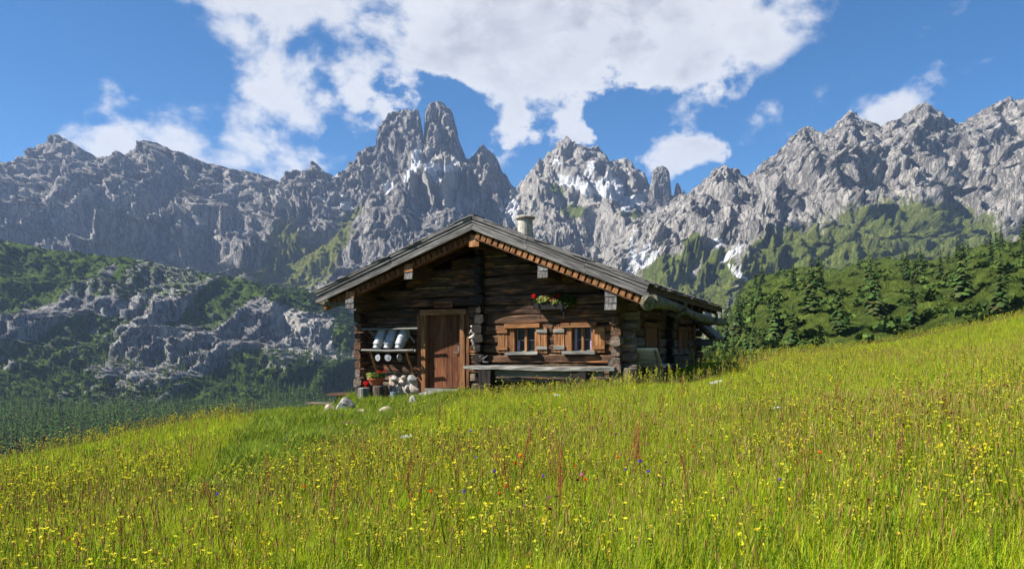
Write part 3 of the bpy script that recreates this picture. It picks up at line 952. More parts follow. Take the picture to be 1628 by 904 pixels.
# small side shutters
for i, (b0, b1) in enumerate((sw1, sw2)):
    w = part('side_window', MB().box((0, 0, 0), (.06, b1 - b0 + .04, .66)), MT['dark'], (0., (b0 + b1) / 2, 1.87))
    nb = 3
    for j in range(nb):
        part('plank', MB().box((0, 0, 0), (.04, (b1 - b0) / nb - .015, .58), jit=.004), m_redbrown(), (.055, b0 + (j + .5) * (b1 - b0) / nb, 1.86), w)
    for s in (0, 1):
        part('frame_post', MB().box((0, 0, 0), (.12, .14, .62), jit=.008), m_redbrown(), (.06, (b0 - .09, b1 + .09)[s], 1.86), w)
    part('lintel', MB().box((0, 0, 0), (.13, b1 - b0 + .5, .12), jit=.01), m_redbrown('Y'), (.06, (b0 + b1) / 2, 2.22), w)

# ---------------------------------------------------------------- roof
roofL = math.hypot(APX - LT, SL * (APX - LT)); roofR = math.hypot(RT - APX, SR * (RT - APX))
angL, angR = math.atan(SL), math.atan(SR)


def slope_prism(a0, a1, off0, off1, b0, b1):
    """slab following one roof slope between along-wall a0..a1, offsets below the top surface"""
    mb = MB()
    V = [(a, b_, roof_z(a, of)) for b_ in (b0, b1) for a, of in ((a0, off0), (a1, off0), (a1, off1), (a0, off1))]
    return mb.add(V, [(0, 1, 2, 3), (7, 6, 5, 4), (0, 4, 5, 1), (1, 5, 6, 2), (2, 6, 7, 3), (3, 7, 4, 0)])


roof = part('roof', slope_prism(LT + .05, APX, .06, .2, FRONT_B + .06, BACK_B - .05), m_soffit('Y'))
roof2 = part('roof', slope_prism(APX, RT - .05, .06, .2, FRONT_B + .06, BACK_B - .05), m_soffit('Y'))
# verge boards: two layers on each slope, in lengths
for s, (e, ang, par) in enumerate(((LT, angL, roof), (RT, angR, roof2))):
    sg = -1 if s == 0 else 1
    n = 2 if s == 0 else 3
    cut = np.linspace(APX, e, n + 1)
    for lay, (o0, o1, bb, mat) in enumerate(((.0, .20, FRONT_B, m_grey()), (.205, .30, FRONT_B + .05, m_grey()))):
        for i in range(n):
            a0, a1 = cut[i] + sg * (.004 if i else 0), cut[i + 1]
            L = math.hypot(a1 - a0, roof_z(a1) - roof_z(a0)); h = o1 - o0
            rs = random.Random(i * 7 + lay + s)
            mb = MB()
            if lay == 0:   # built of stacked long shingle boards
                for q_ in range(3):
                    hq = h / 3
                    mb.box((rs.uniform(-.02, .0) if i == n - 1 else 0, q_ * .022 + rs.uniform(0, .012), h / 2 - hq * (q_ + .5)), (L - .004, .05, hq - .006), jit=.004)
            else:
                mb.box((0, 0, 0), (L - .004, .05, h), jit=.005)
            am, zm = (a0 + a1) / 2, (roof_z(a0) + roof_z(a1)) / 2
            part('verge_board', mb, mat, (am, bb, zm - (o0 + o1) / 2 * 1.0), par, (0, sg * ang, 0))
    # shingles laid over the deck: the outermost rows along verge
    L = abs(e - APX)
    ns = int(L / .17)
    sh = [MB().box((0, 0, 0), (.34, .30, .018), jit=.012).build('shingle_tmp', m_grey('X')) for _ in range(4)]
    for i in range(ns):
        a = APX + sg * (i + .6) * L / ns
        for row in range(2):
            src = random.choice(sh)
            o = bpy.data.objects.new('shingle', src.data)
            COL.objects.link(o)
            o.parent = par
            o.location = (a, FRONT_B + .13 + row * .29 + random.uniform(-.03, .03), roof_z(a, -.004) + random.uniform(-.004, .012) - (par['_o'][2]))
            o.rotation_euler = (random.uniform(-.05, .05), sg * ang - sg * .05, random.uniform(-.06, .06))
    for t_o in sh: bpy.data.objects.remove(t_o)
    # purlins of the eave, soffit rafters
    for b_ in np.arange(-.75, 8.2, .95):
        part('rafter', slope_prism(APX, e - sg * .12, .2, .32, b_, b_ + .11), m_soffit('X'), (0, 0, 0), par)
# shingle butts along the right eave
sh = [MB().box((0, 0, 0), (.45, .19, .022), jit=.012).build('shingle_tmp', m_grey('X')) for _ in range(4)]
for i in range(50):
    b_ = FRONT_B + .12 + i * (BACK_B - FRONT_B - .2) / 49
    for row in range(2):
        o = bpy.data.objects.new('shingle', random.choice(sh).data)
        COL.objects.link(o)
        o.parent = roof2
        a = RT - .20 - row * .09 + random.uniform(-.03, .03)
        o.location = (a, b_, roof_z(a, .05 - row * .045) + random.uniform(-.008, .008))
        o.rotation_euler = (random.uniform(-.06, .06), angR - .04, random.uniform(-.05, .05))
for t_o in sh: bpy.data.objects.remove(t_o)
# row of short trim blocks under the verge
n = 27
for i in range(n):
    a = APX + .10 + i * (RT - .12 - APX - .1) / (n - 1)
    part('trim_block', MB().box((0, 0, 0), (random.uniform(.10, .122), .06, random.uniform(.14, .16)), jit=.008), m_orange('Z'), (a, FRONT_B + .13 + random.uniform(-.008, .008), roof_z(a, .40)), roof2, (0, angR, 0))
part('trim_rail', slope_prism(APX, RT - .06, .47, .50, FRONT_B + .10, FRONT_B + .22), m_soffit('X'), (0, 0, 0), roof2)
n = 30
for i in range(n):
    a = APX - .10 - i * (APX - .1 - LT - .12) / (n - 1)
    part('trim_block', MB().box((0, 0, 0), (.118, .06, .145), jit=.006), m_redbrown('Z'), (a, FRONT_B + .22 + random.uniform(-.008, .008), roof_z(a, .40)), roof, (0, -angL, 0))  # left blocks and rail: shade under the verge put into darker wood
part('trim_rail', slope_prism(LT + .1, APX, .47, .50, FRONT_B + .18, FRONT_B + .32), m_redbrown('X'), (0, 0, 0), roof)
part('trim_rail', slope_prism(LT + .2, APX, .34, .47, FRONT_B + .28, FRONT_B + .33), m_soffit('X'), (0, 0, 0), roof)

# purlin beams poking out under the roof
for px, py, w, h, cov in ((755, 383, .22, .26, 1), (651, 432, .19, .34, 2), (558, 477, .21, .40, 3), (864, 430, .20, .32, 2), (972, 476, .22, .42, 3)):
    a, zc = on_front(px, py, -.92)
    top = min(zc + h / 2, roof_z(a, .34))
    h = top - (zc - h / 2); zc = top - h / 2
    p = part('purlin', MB().box((0, 0, 0), (w, 1.1, h), jit=.008), m_soffit('Y'), (a, -.36, zc))
    for i in range(cov):
        hh = h / cov
        part('end_board', MB().box((0, 0, 0), (w + .03, .035, hh + .015), rot=Matrix.Rotation(R(-9), 3, 'X'), jit=.006), m_grey('Z') if (px > 800 or i > 0) else m_orange('Z'), (a, -.95 - .006 * i, zc + h / 2 - hh * (i + .5)), p)

# chimney
ca, _ = on_front(835, 350, 2.6)
ct = on_front(835, 344, 2.6)[1]
cb = roof_z(ca, .3)
ch = part('chimney', MB().lathe([(.215, cb), (.205, ct - .35), (.205, ct - .075)], 20), MT['chimney'], (ca, 2.6, 0), smooth=False)
part('chimney_cap', MB().lathe([(.22, -.06), (.265, -.05), (.275, -.01), (.24, .02), (.1, .03)], 20), MT['chimney'], (ca, 2.6, ct - .02), ch)

# log gutters on hooked poles
gp = []
for i in range(14):
    f = i / 13
    gp.append((RT + .02 + .03 * math.sin(f * 9), -1.02 + f * 9.1, roof_z(RT, .36) - .16 * f + .03 * math.sin(f * 7)))
gut = part('gutter_log', MB().tube(gp, [.16, .13, .11, .10, .105, .095, .10, .10, .115, .10, .105, .11, .12, .11], 10, jit=.07), MT['mossbark'])
part('root_knob', MB().stone((0, 0, 0), (.19, .22, .20), 5), MT['mossbark'], (RT + .0, -1.08, roof_z(RT, .37)), gut)
for b_ in (1.6, 5.9):
    zz_ = roof_z(RT, .36) - .16 * (b_ + 1.02) / 9.75
    part('gutter_hook', MB().tube([(RT - .75, b_, roof_z(RT - .75, .34)), (RT - .2, b_, zz_ - .1), (RT + .0, b_, zz_ - .16), (RT + .19, b_, zz_ - .05), (RT + .2, b_, zz_ + .16)], [.05, .055, .06, .06, .05], 7, jit=.08), MT['mossbark'], (0, 0, 0), gut)
ga, gzz = on_front(515, 481, -.9)
gut2 = part('gutter_log', MB().tube([(LT + .06, -.75, gzz + .07), (LT + .06, 3, gzz + .05), (LT + .04, 8.4, gzz)], [.07, .085, .085], 9, jit=.06), MT['mossbark'])
part('gutter_hook', MB().tube([(LT + .8, -.85, gzz - .03), (LT + .4, -.88, gzz - .05), (LT + .1, -.9, gzz - .03), (LT - .16, -.9, gzz + .04)], [.05, .055, .06, .055], 7, jit=.08), MT['mossbark'], (0, 0, 0), gut2)

# little pent roof at the rear corner
pr = part('rear_pent_roof', MB().add([(a, b_, z_) for b_ in (7.75, 9.4) for a, z_ in ((.02, 2.70), (.80, 1.99), (.74, 1.90), (.02, 2.58))], [(0, 1, 2, 3), (7, 6, 5, 4), (0, 4, 5, 1), (1, 5, 6, 2), (2, 6, 7, 3), (3, 7, 4, 0)]), m_grey('X'))
for b_ in (7.9, 8.5, 9.1):
    part('rafter', MB().add([(a, bb, z_) for bb in (b_, b_ + .09) for a, z_ in ((.02, 2.57), (.70, 1.935), (.66, 1.85), (.02, 2.46))], [(0, 1, 2, 3), (7, 6, 5, 4), (0, 4, 5, 1), (1, 5, 6, 2), (2, 6, 7, 3), (3, 7, 4, 0)]), m_redbrown('X'), (0, 0, 0), pr)
part('fascia', MB().box((0, 0, 0), (.62, .05, .2), jit=.006), m_grey('X'), (.38, 7.72, 1.83), pr)
part('strut', MB().tube([(.06, 7.9, 1.1), (.1, 7.9, 2.5)], .055, 7), m_orange('Z'), (0, 0, 0), pr)

# ---------------------------------------------------------------- door
dl, dt = on_front(680, 501); dr, dbz = on_front(735, 617)
door = part('door', MB().box((0, 0, 0), (dr - dl, .03, dt - dbz)), MT['dark'], ((dl + dr) / 2, .06, (dt + dbz) / 2))
cuts = [0, .19, .36, .55, .70, .86, 1.0]
for i in range(6):
    w = (cuts[i + 1] - cuts[i]) * (dr - dl)
    part('plank', MB().box((0, 0, 0), (w - .008, .035, dt - dbz - .01), jit=.003), m_door(), (dl + cuts[i] * (dr - dl) + w / 2, .03 + random.uniform(-.004, .004), (dt + dbz) / 2), door)
part('handle', MB().box((0, 0, 0), (.04, .02, .17)).box((-.045, -.035, -.075), (.12, .02, .025)), MT['steel'], (dr - .10, .002, 1.62), door)
part('lock_plate', MB().box((0, 0, 0), (.075, .012, .20)), MT['iron'], (dr - .10, .008, 1.66), door)
fo_l, fo_t = on_front(672, 493); fo_r, fo_b = on_front(744, 628)
frm = part('door_frame', MB().box((0, 0, 0), (fo_r - fo_l + .02, .16, .135), jit=.006), m_orange('X'), ((fo_l + fo_r) / 2, -.05, dt + .065))
for a0, a1, mat, b_ in ((fo_l + .03, dl, m_orange(), -.045), (dr, fo_r - .03, m_orange(), -.045), (fo_l - .10, fo_l + .025, m_redbrown(), -.02), (fo_r - .025, fo_r + .08, m_redbrown(), -.02)):
    t = dt - .005 if mat is m_orange() else dt + .02
    part('jamb', MB().box((0, 0, 0), (a1 - a0, .16, t - fo_b), jit=.006), mat, ((a0 + a1) / 2, b_, (t + fo_b) / 2), frm)
part('threshold', MB().box((0, 0, 0), (dr - dl, .22, .11), jit=.01), m_bench(), ((dl + dr) / 2, -.05, dbz - .06))
for i, (a, w) in enumerate(((dl + .15, .55), (dl + .62, .5), (dr + .03, .45))):
    part('doorstep_stone', MB().stone((0, 0, 0), (w / 2, .2, .09), 60 + i), MT['stone'], (a, -.26, dbz - .16))

# sign above the door: carved plank, lettering too worn to read
sa, sz_ = on_front(708, 484.5)
sgn = part('sign_board', MB().box((0, 0, 0), (.50, .03, .145), jit=.004), m_redbrown('X'), (sa, -.095, sz_))
rs = random.Random(4)
x = -.215
for i in range(7):
    w = rs.choice((.03, .04, .05))
    mbq = MB().box((0, 0, 0), (.010, .006, .07)).box((w / 2, 0, rs.choice((-.03, 0, .03))), (w, .006, .010))
    if rs.random() < .5: mbq.box((w, 0, 0), (.010, .006, .06))
    part('carved_stroke', mbq, MT['dark'], (sa + x, -.112, sz_ + .002), sgn)
    x += w + .03
part('blue_tag', MB().box((0, 0, 0), (.075, .02, .085)), MT['blue'], (*([on_front(762, 461, -.14)[0], -.14, on_front(762, 461, -.14)[1]]),))

# ---------------------------------------------------------------- windows and shutters
for wi, (tl, br) in enumerate((win1, win2)):
    a0, a1, z1, z0 = tl[0], br[0], tl[1] - .03, br[1] + .02
    am, zm = (a0 + a1) / 2, (z0 + z1) / 2
    w = part('window', MB().box((0, 0, 0), (a1 - a0, .02, z1 - z0)), MT['dark'], (am, .13, zm))
    part('lintel', MB().box((0, 0, 0), (a1 - a0 + .16, .20, .10), jit=.008), m_orange('X'), (am, -.06, z1 + .045), w)
    part('sill', MB().box((0, 0, 0), (a1 - a0 + .10, .22, .07), jit=.008), m_bench('X'), (am, -.08, z0 - .035), w)
    fw = .11
    for s, (q0, q1) in enumerate(((a0, a0 + .15), (a1 - .05, a1))):
        part('frame_post', MB().box((0, 0, 0), (q1 - q0, .16, z1 - z0), jit=.004), m_orange('Z'), ((q0 + q1) / 2, -.02, zm), w)
    g0, g1 = a0 + .15, a1 - .05
    part('frame_post', MB().box((0, 0, 0), (.05, .05, z1 - z0)), m_orange('Z'), ((g0 + g1) / 2, .0, zm), w)
    for c in range(2):
        p0 = g0 + (g1 - g0) / 2 * c; p1 = p0 + (g1 - g0) / 2
        for r_ in range(2):
            zz0 = z0 + (z1 - z0) * (0, .48)[r_]; zz1 = z0 + (z1 - z0) * (.48, 1)[r_]
            part('pane', MB().box((0, 0, 0), (p1 - p0 - .03, .006, zz1 - zz0 - .02)), MT['glass'], ((p0 + p1) / 2, .045, (zz0 + zz1) / 2), w)
        part('glazing_bar', MB().box((0, 0, 0), (p1 - p0 - .03, .02, .018)), m_bench('X'), ((p0 + p1) / 2, .032, z0 + (z1 - z0) * .48), w)
        part('casement_edge', MB().box((0, 0, 0), (p1 - p0 - .03, .02, .022)), m_bench('X'), ((p0 + p1) / 2, .03, z0 + .012), w)
        part('casement_edge', MB().box((0, 0, 0), (.018, .02, z1 - z0 - .03)), m_bench('Z'), (p0 + .03, .0305, zm), w)
    # thin curtains pulled to the sides, seen close behind the panes
    for q in ((g0 + .055,) if wi == 0 else (g0 + .06, g1 - .045)):
        part('curtain', MB().box((0, 0, 0), (.055, .012, (z1 - z0) * (.45 if wi == 0 else .9))), MT['curtain'], (q, .036, zm - ((z1 - z0) * .25 if wi == 0 else 0)), w)
    for s in (0, 1):
        sw = .245
        sa0 = (a0 - .02 - sw) if s == 0 else a1 + .01
        shut = part('shutter', MB().box((0, 0, 0), (sw, .012, z1 - z0 + .02)), MT['dark'], (sa0 + sw / 2, -.075, zm - .01), None)
        for j in range(3):
            part('plank', MB().box((0, 0, 0), (sw / 3 - .006, .03, z1 - z0 + .04), jit=.005), m_orange('Z'), (sa0 + sw * (j + .5) / 3, -.095 + random.uniform(-.004, .004), zm - .01), shut)
        for j in (-1, 1):
            part('batten', MB().box((0, 0, 0), (sw + .02, .028, .075), jit=.006), m_bench('X') if (s == 1) == (wi == 0) else m_orange('X'), (sa0 + sw / 2, -.125, zm + j * .19), shut)

# low foundation stones by the door
for i, (px, py, w, h, warm) in enumerate(((628, 602, 11, 8, 0), (640, 607, 12, 9, 1), (655, 603, 13, 10, 0), (634, 616, 12, 10, 1), (648, 617, 13, 10, 0), (659, 618, 12, 11, 1), (628, 620, 9, 8, 0), (618, 622, 9, 7, 0), (643, 600, 6, 5, 1))):
    a, zz_ = on_front(px, py, -.14)
    part('foundation_stone', MB().stone((0, 0, 0), (w / 66 * .80, .15, h / 66 * .86), 100 + i), MT['stone_warm'] if warm else MT['stone'], (a, -.13, zz_))

fa0, fz0 = on_front(620, 630, -.1); fa1, fz1 = on_front(665, 600, -.1)
part('foundation_mortar', MB().box((0, 0, 0), (fa1 - fa0, .1, fz1 - fz0), jit=.03), MT['stone_warm'], ((fa0 + fa1) / 2, -.09, (fz0 + fz1) / 2))
# ================================================================== things around the cabin
def cab_obj(name, mb, mat, a, b, z, label=None, cat=None, group=None, rz=0., smooth=False):
    o = mb.build(name, mat, None, wpos(a, b, z), (0, 0, -TH + rz), smooth)
    if label: tag(o, label, cat, group)
    return o


def cab_empty(name, a, b, z, label, cat, group=None, rz=0.):
    return tag(empty(name, wpos(a, b, z), -TH + rz), label, cat, group)


# milk can rack
ra0, rz1 = on_front(576, 523, -.42); ra1 = on_front(664, 523, -.42)[0]
rz2 = on_front(617, 556.5, -.42)[1]
rb1 = on_front(658, 556, -.42)[0]
rack = cab_empty('can_rack', ra0, 0, rz2, 'pole rack on the cabin wall holding the milk cans', 'rack')
def rpart(name, mb, mat): return mb.build(name, mat, rack, (0, 0, 0))
W_ = ra1 - ra0
hz = rz1 - rz2
rpart('rail', MB().tube([(0, -.42, hz), (W_ * .5, -.42, hz - .01), (W_, -.42, hz)], .026, 7, jit=.05), m_bench('X'))
rpart('shelf', MB().tube([(0, -.45, 0), (W_ * .5, -.45, -.015), (rb1 - ra0, -.45, 0)], .03, 7, jit=.05), m_bench('X'))
rpart('shelf', MB().tube([(.05, -.25, -.01), (W_ * .5, -.25, -.02), (rb1 - ra0 - .05, -.25, -.01)], .03, 7, jit=.05), m_bench('X'))
for px1, px2 in ((586, 1), (643, 1)):
    a = on_front(px1, 523, -.42)[0] - ra0
    rpart('brace', MB().tube([(a, -.43, hz), (a + .06, -.05, hz - .33)], .026, 7), m_bench('Z'))
    rpart('brace', MB().tube([(a + .05, -.44, -.02), (a + .08, -.08, -.66)], .03, 7), m_orange('Z'))
    rpart('arm', MB().tube([(a, -.46, -.035), (a, .02, -.035)], .026, 7), m_soffit('Y'))
can_prof = [(.0, 0), (.09, 0), (.10, .012), (.10, .045), (.09, .055), (.098, .075), (.128, .11), (.132, .125), (.128, .14), (.128, .30), (.134, .31), (.128, .32), (.128, .47), (.134, .48), (.132, .50), (.115, .515), (.0, .515)]
can_names = ['leftmost of three dull aluminium milk cans upside down on the rack', 'middle one of three aluminium milk cans upside down on the rack', 'rightmost of three aluminium milk cans upside down on the rack']
lid_names = ['round metal can lid hanging under the leftmost milk can', 'round metal can lid hanging under the middle milk can', 'metal can lid turned edge-on under the rightmost milk can']
for i, px in enumerate((600, 617, 635)):
    a, zc = on_front(px, 553, -.36)
    c = MB()
    V0 = MB().lathe(can_prof, 22)
    root = cab_empty('milk_can', a - .03, -.36, rz2 + .025, can_names[i], 'milk can', 'milk cans on the rack')
    root.rotation_euler = (R(-20), R(11), -TH)
    V0.build('body', MT['zinc'], root, smooth=True)
    for s in (-1, 1):
        MB().tube([(s * .12, 0, .24), (s * .165, 0, .27), (s * .165, 0, .36), (s * .12, 0, .39)], .009, 6).build('handle', MT['zinc'], root)
    la, lz = on_front((601, 617, 635)[i], 568, -.40)
    r_ = .088
    lid = cab_obj('can_lid', MB().lathe([(.0, -.022), (r_ * .72, -.022), (r_ * .76, .0), (r_, .004), (r_, .014), (r_ * .3, .018), (r_ * .25, .03), (0, .03)], 22), MT['zinc'], la, -.40, lz, lid_names[i], 'lid', 'can lids under the rack', smooth=False)
    lid.rotation_euler = (R(90), 0, -TH + (R(78) if i == 2 else R((-12, 8)[i])))
    MB().tube([(0, .085, .0), (0, .19, .0)], .004, 5).build('hook', MT['iron'], lid)

# weathered root hung beside the door
a0, z0_ = on_front(757, 553, -.2)
rt = cab_empty('hanging_root', a0, -.2, z0_, 'bleached twisted root hanging on the wall beside the door', 'root')
def rootp(pts, rads): MB().tube([(x, y, z_) for x, y, z_ in pts], rads, 7, jit=.16).build('branch', MT['root'], rt)
rootp([(.02, 0, 0), (-.06, -.02, .1), (-.03, -.05, .25), (-.0, -.03, .42), (.07, 0, .56)], [.03, .045, .04, .05, .018])
rootp([(-.02, -.04, .36), (-.10, -.06, .40), (-.17, -.02, .34)], [.045, .04, .015])
rootp([(-.02, -.04, .30), (-.08, -.07, .26), (-.16, -.05, .24)], [.04, .035, .02])
rootp([(.0, -.04, .40), (.07, -.06, .43), (.13, -.03, .37)], [.035, .03, .015])
rootp([(-.05, -.03, .12), (-.09, -.06, .18), (-.08, -.03, .24)], [.035, .03, .015])
rootp([(-.03, -.02, .03), (.05, -.03, -.05), (.12, -.02, -.06)], [.035, .03, .012])
rootp([(-.02, -.04, .44), (-.08, -.05, .50), (-.13, -.04, .52)], [.035, .03, .012])
a1_, z1_ = on_front(768, 571, -.25)
rt2 = cab_empty('branch_knot', a1_, -.25, z1_, 'dark forked branch stuck on the log ends above the bench', 'branch')
for pts in ([(-.16, 0, -.07), (0, -.02, 0), (.12, 0, .09)], [(-.05, 0, -.02), (.04, -.03, -.06), (.14, 0, -.07)], [(0, 0, 0), (-.05, -.03, .07), (-.13, 0, .06)]):
    MB().tube(pts, [.015, .028, .014], 6, jit=.15).build('branch', m_grey('X'), rt2)


# foliage of potted plants
def leafclump(mb, c, r, n, cols_, s=(.02, .045), rs=random):
    for i in range(n):
        v = Vector((rs.gauss(0, 1), rs.gauss(0, 1), rs.gauss(0, 1))).normalized() * rs.random() ** .4
        p = Vector(c) + Vector((v.x * r[0], v.y * r[1], v.z * r[2]))
        d = Vector((rs.gauss(0, 1), rs.gauss(0, 1), rs.gauss(0, .7))).normalized()
        e = d.cross(Vector((rs.gauss(0, 1), rs.gauss(0, 1), rs.gauss(0, 1)))).normalized()
        q = rs.uniform(*s)
        f = rs.random()
        col = tuple(x + (y - x) * f for x, y in zip(*cols_))
        mb.add([p - d * q, p + e * q * .6, p + d * q, p - e * q * .6], [(0, 1, 2, 3)], col)


GREEN = ((.03, .07, .012), (.10, .17, .03)); PALE = ((.30, .36, .08), (.58, .60, .24)); RED = ((.42, .005, .008), (.62, .015, .02))


def flower_thing(root, blooms, greens, pales):
    mb = MB()
    for c, r, n in greens: leafclump(mb, c, r, n, GREEN)
    mb.build('foliage', MT['plant'], root)
    if pales:
        mb = MB()
        for c, r, n in pales: leafclump(mb, c, r, n, PALE)
        mb.build('variegated_leaves', MT['plant'], root)
    for c, r in blooms:
        mb = MB()
        leafclump(mb, c, (r, r, r * .9), 46, RED, (.014, .028))
        mb.tube([(c[0], c[1], c[2] - r), (c[0] * .9, c[1], c[2] - r - .12)], .005, 4, (.06, .12, .02))
        mb.build('red_bloom', MT['plant'], root)


# window box
ba0, bz0 = on_front(849, 492, -.28); ba1, bz1 = on_front(902, 485, -.28)
fb = cab_empty('flower_box', (ba0 + ba1) / 2, -.2, bz0, 'dark flower box with red and pale blooms mounted above the windows', 'flower box')
LB = ba1 - ba0
MB().add([(x, y, z_) for z_, e, d in ((0, .03, .08), (.135, 0, .1)) for x, y in ((-LB / 2 + e, -d), (LB / 2 - e, -d), (LB / 2 - e, d), (-LB / 2 + e, d))],
         [(0, 1, 2, 3), (0, 4, 5, 1), (1, 5, 6, 2), (2, 6, 7, 3), (3, 7, 4, 0), (4, 7, 6, 5)]).build('box', MT['box'], fb)
for s in (-.29, .27):
    MB().box((s, -.115, .05), (.025, .012, .2)).box((s + .03, -.05, -.13), (.02, .012, .17)).box((s + .015, .02, -.03), (.02, .28, .015)).build('bracket', MT['iron'], fb)
flower_thing(fb, [((-.42, -.06, .30), .055), ((.03, -.08, .24), .05), ((.18, -.04, .29), .06), ((.14, .0, .25), .04)],
             [((-.28, 0, .18), (.14, .1, .09), 130), ((.0, 0, .17), (.2, .1, .09), 130), ((.38, -.02, .19), (.22, .13, .15), 380), ((.05, 0, .30), (.06, .05, .10), 30)],
             [((-.16, -.07, .22), (.19, .09, .09), 190), ((.1, -.08, .17), (.11, .06, .08), 110)])

# stumps and flower bowl left of the door
def stump(name, r, h, seed, label, a, b, z, cat='stump', mat=None):
    rs = random.Random(seed)
    root = cab_empty(name, a, b, z - .12, label, cat)
    n = 22
    V, F = [], []
    prof = [(1.22, 0), (1.05, .25), (1.0, .6), (.98, .97), (.9, 1.0)]
    ph = [rs.uniform(-.08, .08) for _ in range(n)]
    for f, hh in prof:
        for k_ in range(n):
            th = 6.2832 * k_ / n
            V.append((r * f * (1 + ph[k_]) * math.cos(th), r * f * (1 + ph[k_]) * math.sin(th), (h + .12) * hh))
    for i in range(len(prof) - 1):
        for k_ in range(n):
            F.append((i * n + k_, i * n + (k_ + 1) % n, (i + 1) * n + (k_ + 1) % n, (i + 1) * n + k_))
    obj('bark', V, F, mat or m_loglow('Z'), root)
    MB().lathe([(r * .88, h + .10), (r * .9, h + .122), (r * .3, h + .126)], 20).build('cut_face', m_bench('Z'), root)
    return root


sa1, st1 = on_front(581, 616, -.62); sa2, st2 = on_front(603, 613, -.5)
p1 = wpos(sa1, -.62); p2 = wpos(sa2, -.5)
stump('tree_stump', .15, max(.12, st1 - p1[2]), 1, 'pale low tree stump at the left cabin corner, left of the flower bowl', sa1, -.68, p1[2], mat=m_bench('Z'))
stump('tree_stump', .19, max(.12, st2 - p2[2]), 2, 'grey tree stump carrying the terracotta flower bowl', sa2, -.45, p2[2])
bowl = cab_empty('flower_bowl', on_front(598, 611, -.45)[0], -.45, st2 + .008, 'terracotta bowl of red geraniums standing on the grey stump', 'flower bowl')
MB().lathe([(.12, 0), (.14, .02), (.205, .14), (.22, .145), (.22, .175), (.19, .175), (.17, .12)], 24).build('bowl', MT['terracotta'], bowl, smooth=False)
flower_thing(bowl, [((.14, -.08, .33), .05), ((.26, -.03, .36), .035), ((-.24, -.1, .05), .055), ((-.22, -.12, .0), .035)], [((.05, 0, .24), (.2, .16, .10), 260)], [((-.15, -.04, .24), (.12, .1, .07), 80)])
bka, bkz = on_front(632, 622, -.5)
bka = on_front(628, 622, -.4)[0]
bk = cab_empty('metal_bucket', on_front(629, 620, -.38)[0], -.42, wpos(bka, -.42)[2], 'small blue grey metal bucket in the grass beside the stump', 'bucket')
MB().lathe([(.085, -.02), (.115, .22), (.122, .225), (.118, .235), (.105, .225), (.08, .02)], 20).build('bucket_body', MT['bucket'], bk)
MB().tube([(-.11, 0, .22), (-.08, -.1, .24), (0, -.15, .25), (.08, -.1, .24), (.11, 0, .22)], .005, 5).build('handle', MT['iron'], bk)

# long bench along the front
be0, bez = on_front(736, 581, -.62); be1, _ = on_front(976, 581, -.62)
bench = cab_empty('long_bench', (be0 + be1) / 2, -.45, wpos((be0 + be1) / 2, -.45)[2], 'long silver grey plank bench under the two windows', 'bench')
bz_ = bez - bench.location.z
LBn = be1 - be0
MB().add(*(lambda m_: (m_.V, m_.F))(log_mesh(LBn, .085, .36, 5, .12))).build('seat', m_bench('X'), bench, (0, 0, bz_ - .045))
MB().add(*(lambda m_: (m_.V, m_.F))(log_mesh(LBn - .75, .13, .1, 6, .15))).build('apron', m_bench('X'), bench, (.05, .14, bz_ - .16))
MB().add(*(lambda m_: (m_.V, m_.F))(log_mesh(LBn - 1.0, .06, .12, 8, .15))).build('rail', m_loglow('X'), bench, (-.25, .16, bz_ - .33))
for px in (775, 925):
    a = on_front(px, 600, -.45)[0] - (be0 + be1) / 2
    MB().box((0, 0, 0), (.30, .30, .6), jit=.02).build('leg', m_end('Z'), bench, (a, 0, bz_ - .095 - .3))
    MB().box((0, 0, 0), (.26, .26, .04), jit=.01).build('leg_cap', m_end('X'), bench, (a + .02, 0, bz_ - .105))
pa, pz = on_front(985, 590, -.3)
pp = cab_obj('bench_post', MB().box((0, 0, -.25), (.17, .14, .75), jit=.02), m_loglow('Z'), pa, -.42, pz, 'short thick wooden post at the right end of the long bench', 'post')

# stump by the corner and the slatted lounger
s3a, s3z = on_front(1003, 585, -.35)
p3 = wpos(s3a, -.35)
stump('tree_stump', .165, max(.2, s3z - p3[2]), 3, 'weathered chopping stump at the right front corner of the cabin', s3a, -.35, p3[2])
lg = cab_empty('slatted_lounger', .50, .72, wpos(.50, .72)[2], 'curved grey slatted wooden lounger by the side wall', 'lounger')
lz0 = lg.location.z
prof = [(-.62, 1.61), (-.54, 1.545), (-.46, 1.48), (-.38, 1.415), (-.30, 1.35), (-.21, 1.29), (-.11, 1.245), (0, 1.22), (.11, 1.225), (.22, 1.25), (.33, 1.275), (.44, 1.28), (.55, 1.265), (.66, 1.24), (.77, 1.21)]
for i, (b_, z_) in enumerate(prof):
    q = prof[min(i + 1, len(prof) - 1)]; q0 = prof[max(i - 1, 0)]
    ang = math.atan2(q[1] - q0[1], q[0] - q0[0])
    MB().box((0, 0, 0), (.64, .070, .026), jit=.003).build('slat', wood('pale_slat', (.20, .19, .175), (.38, .365, .34), (.55, .53, .50), 'X'), lg, (0, b_, z_ - lz0), (ang, 0, 0))  # slat colour paler than the bench, making up for the cabin's shadow
for s in (-.26, .26):
    MB().tube([(s, b_, z_ - lz0 - .04) for b_, z_ in prof], .03, 6).build('side_rail', m_loglow('Y'), lg)
    MB().tube([(s, -.38, 1.36 - lz0), (s, -.45, -.15)], .035, 6).build('leg', m_loglow('Z'), lg)
    MB().tube([(s, .55, 1.22 - lz0), (s, .6, -.15)], .035, 6).build('leg', m_loglow('Z'), lg)

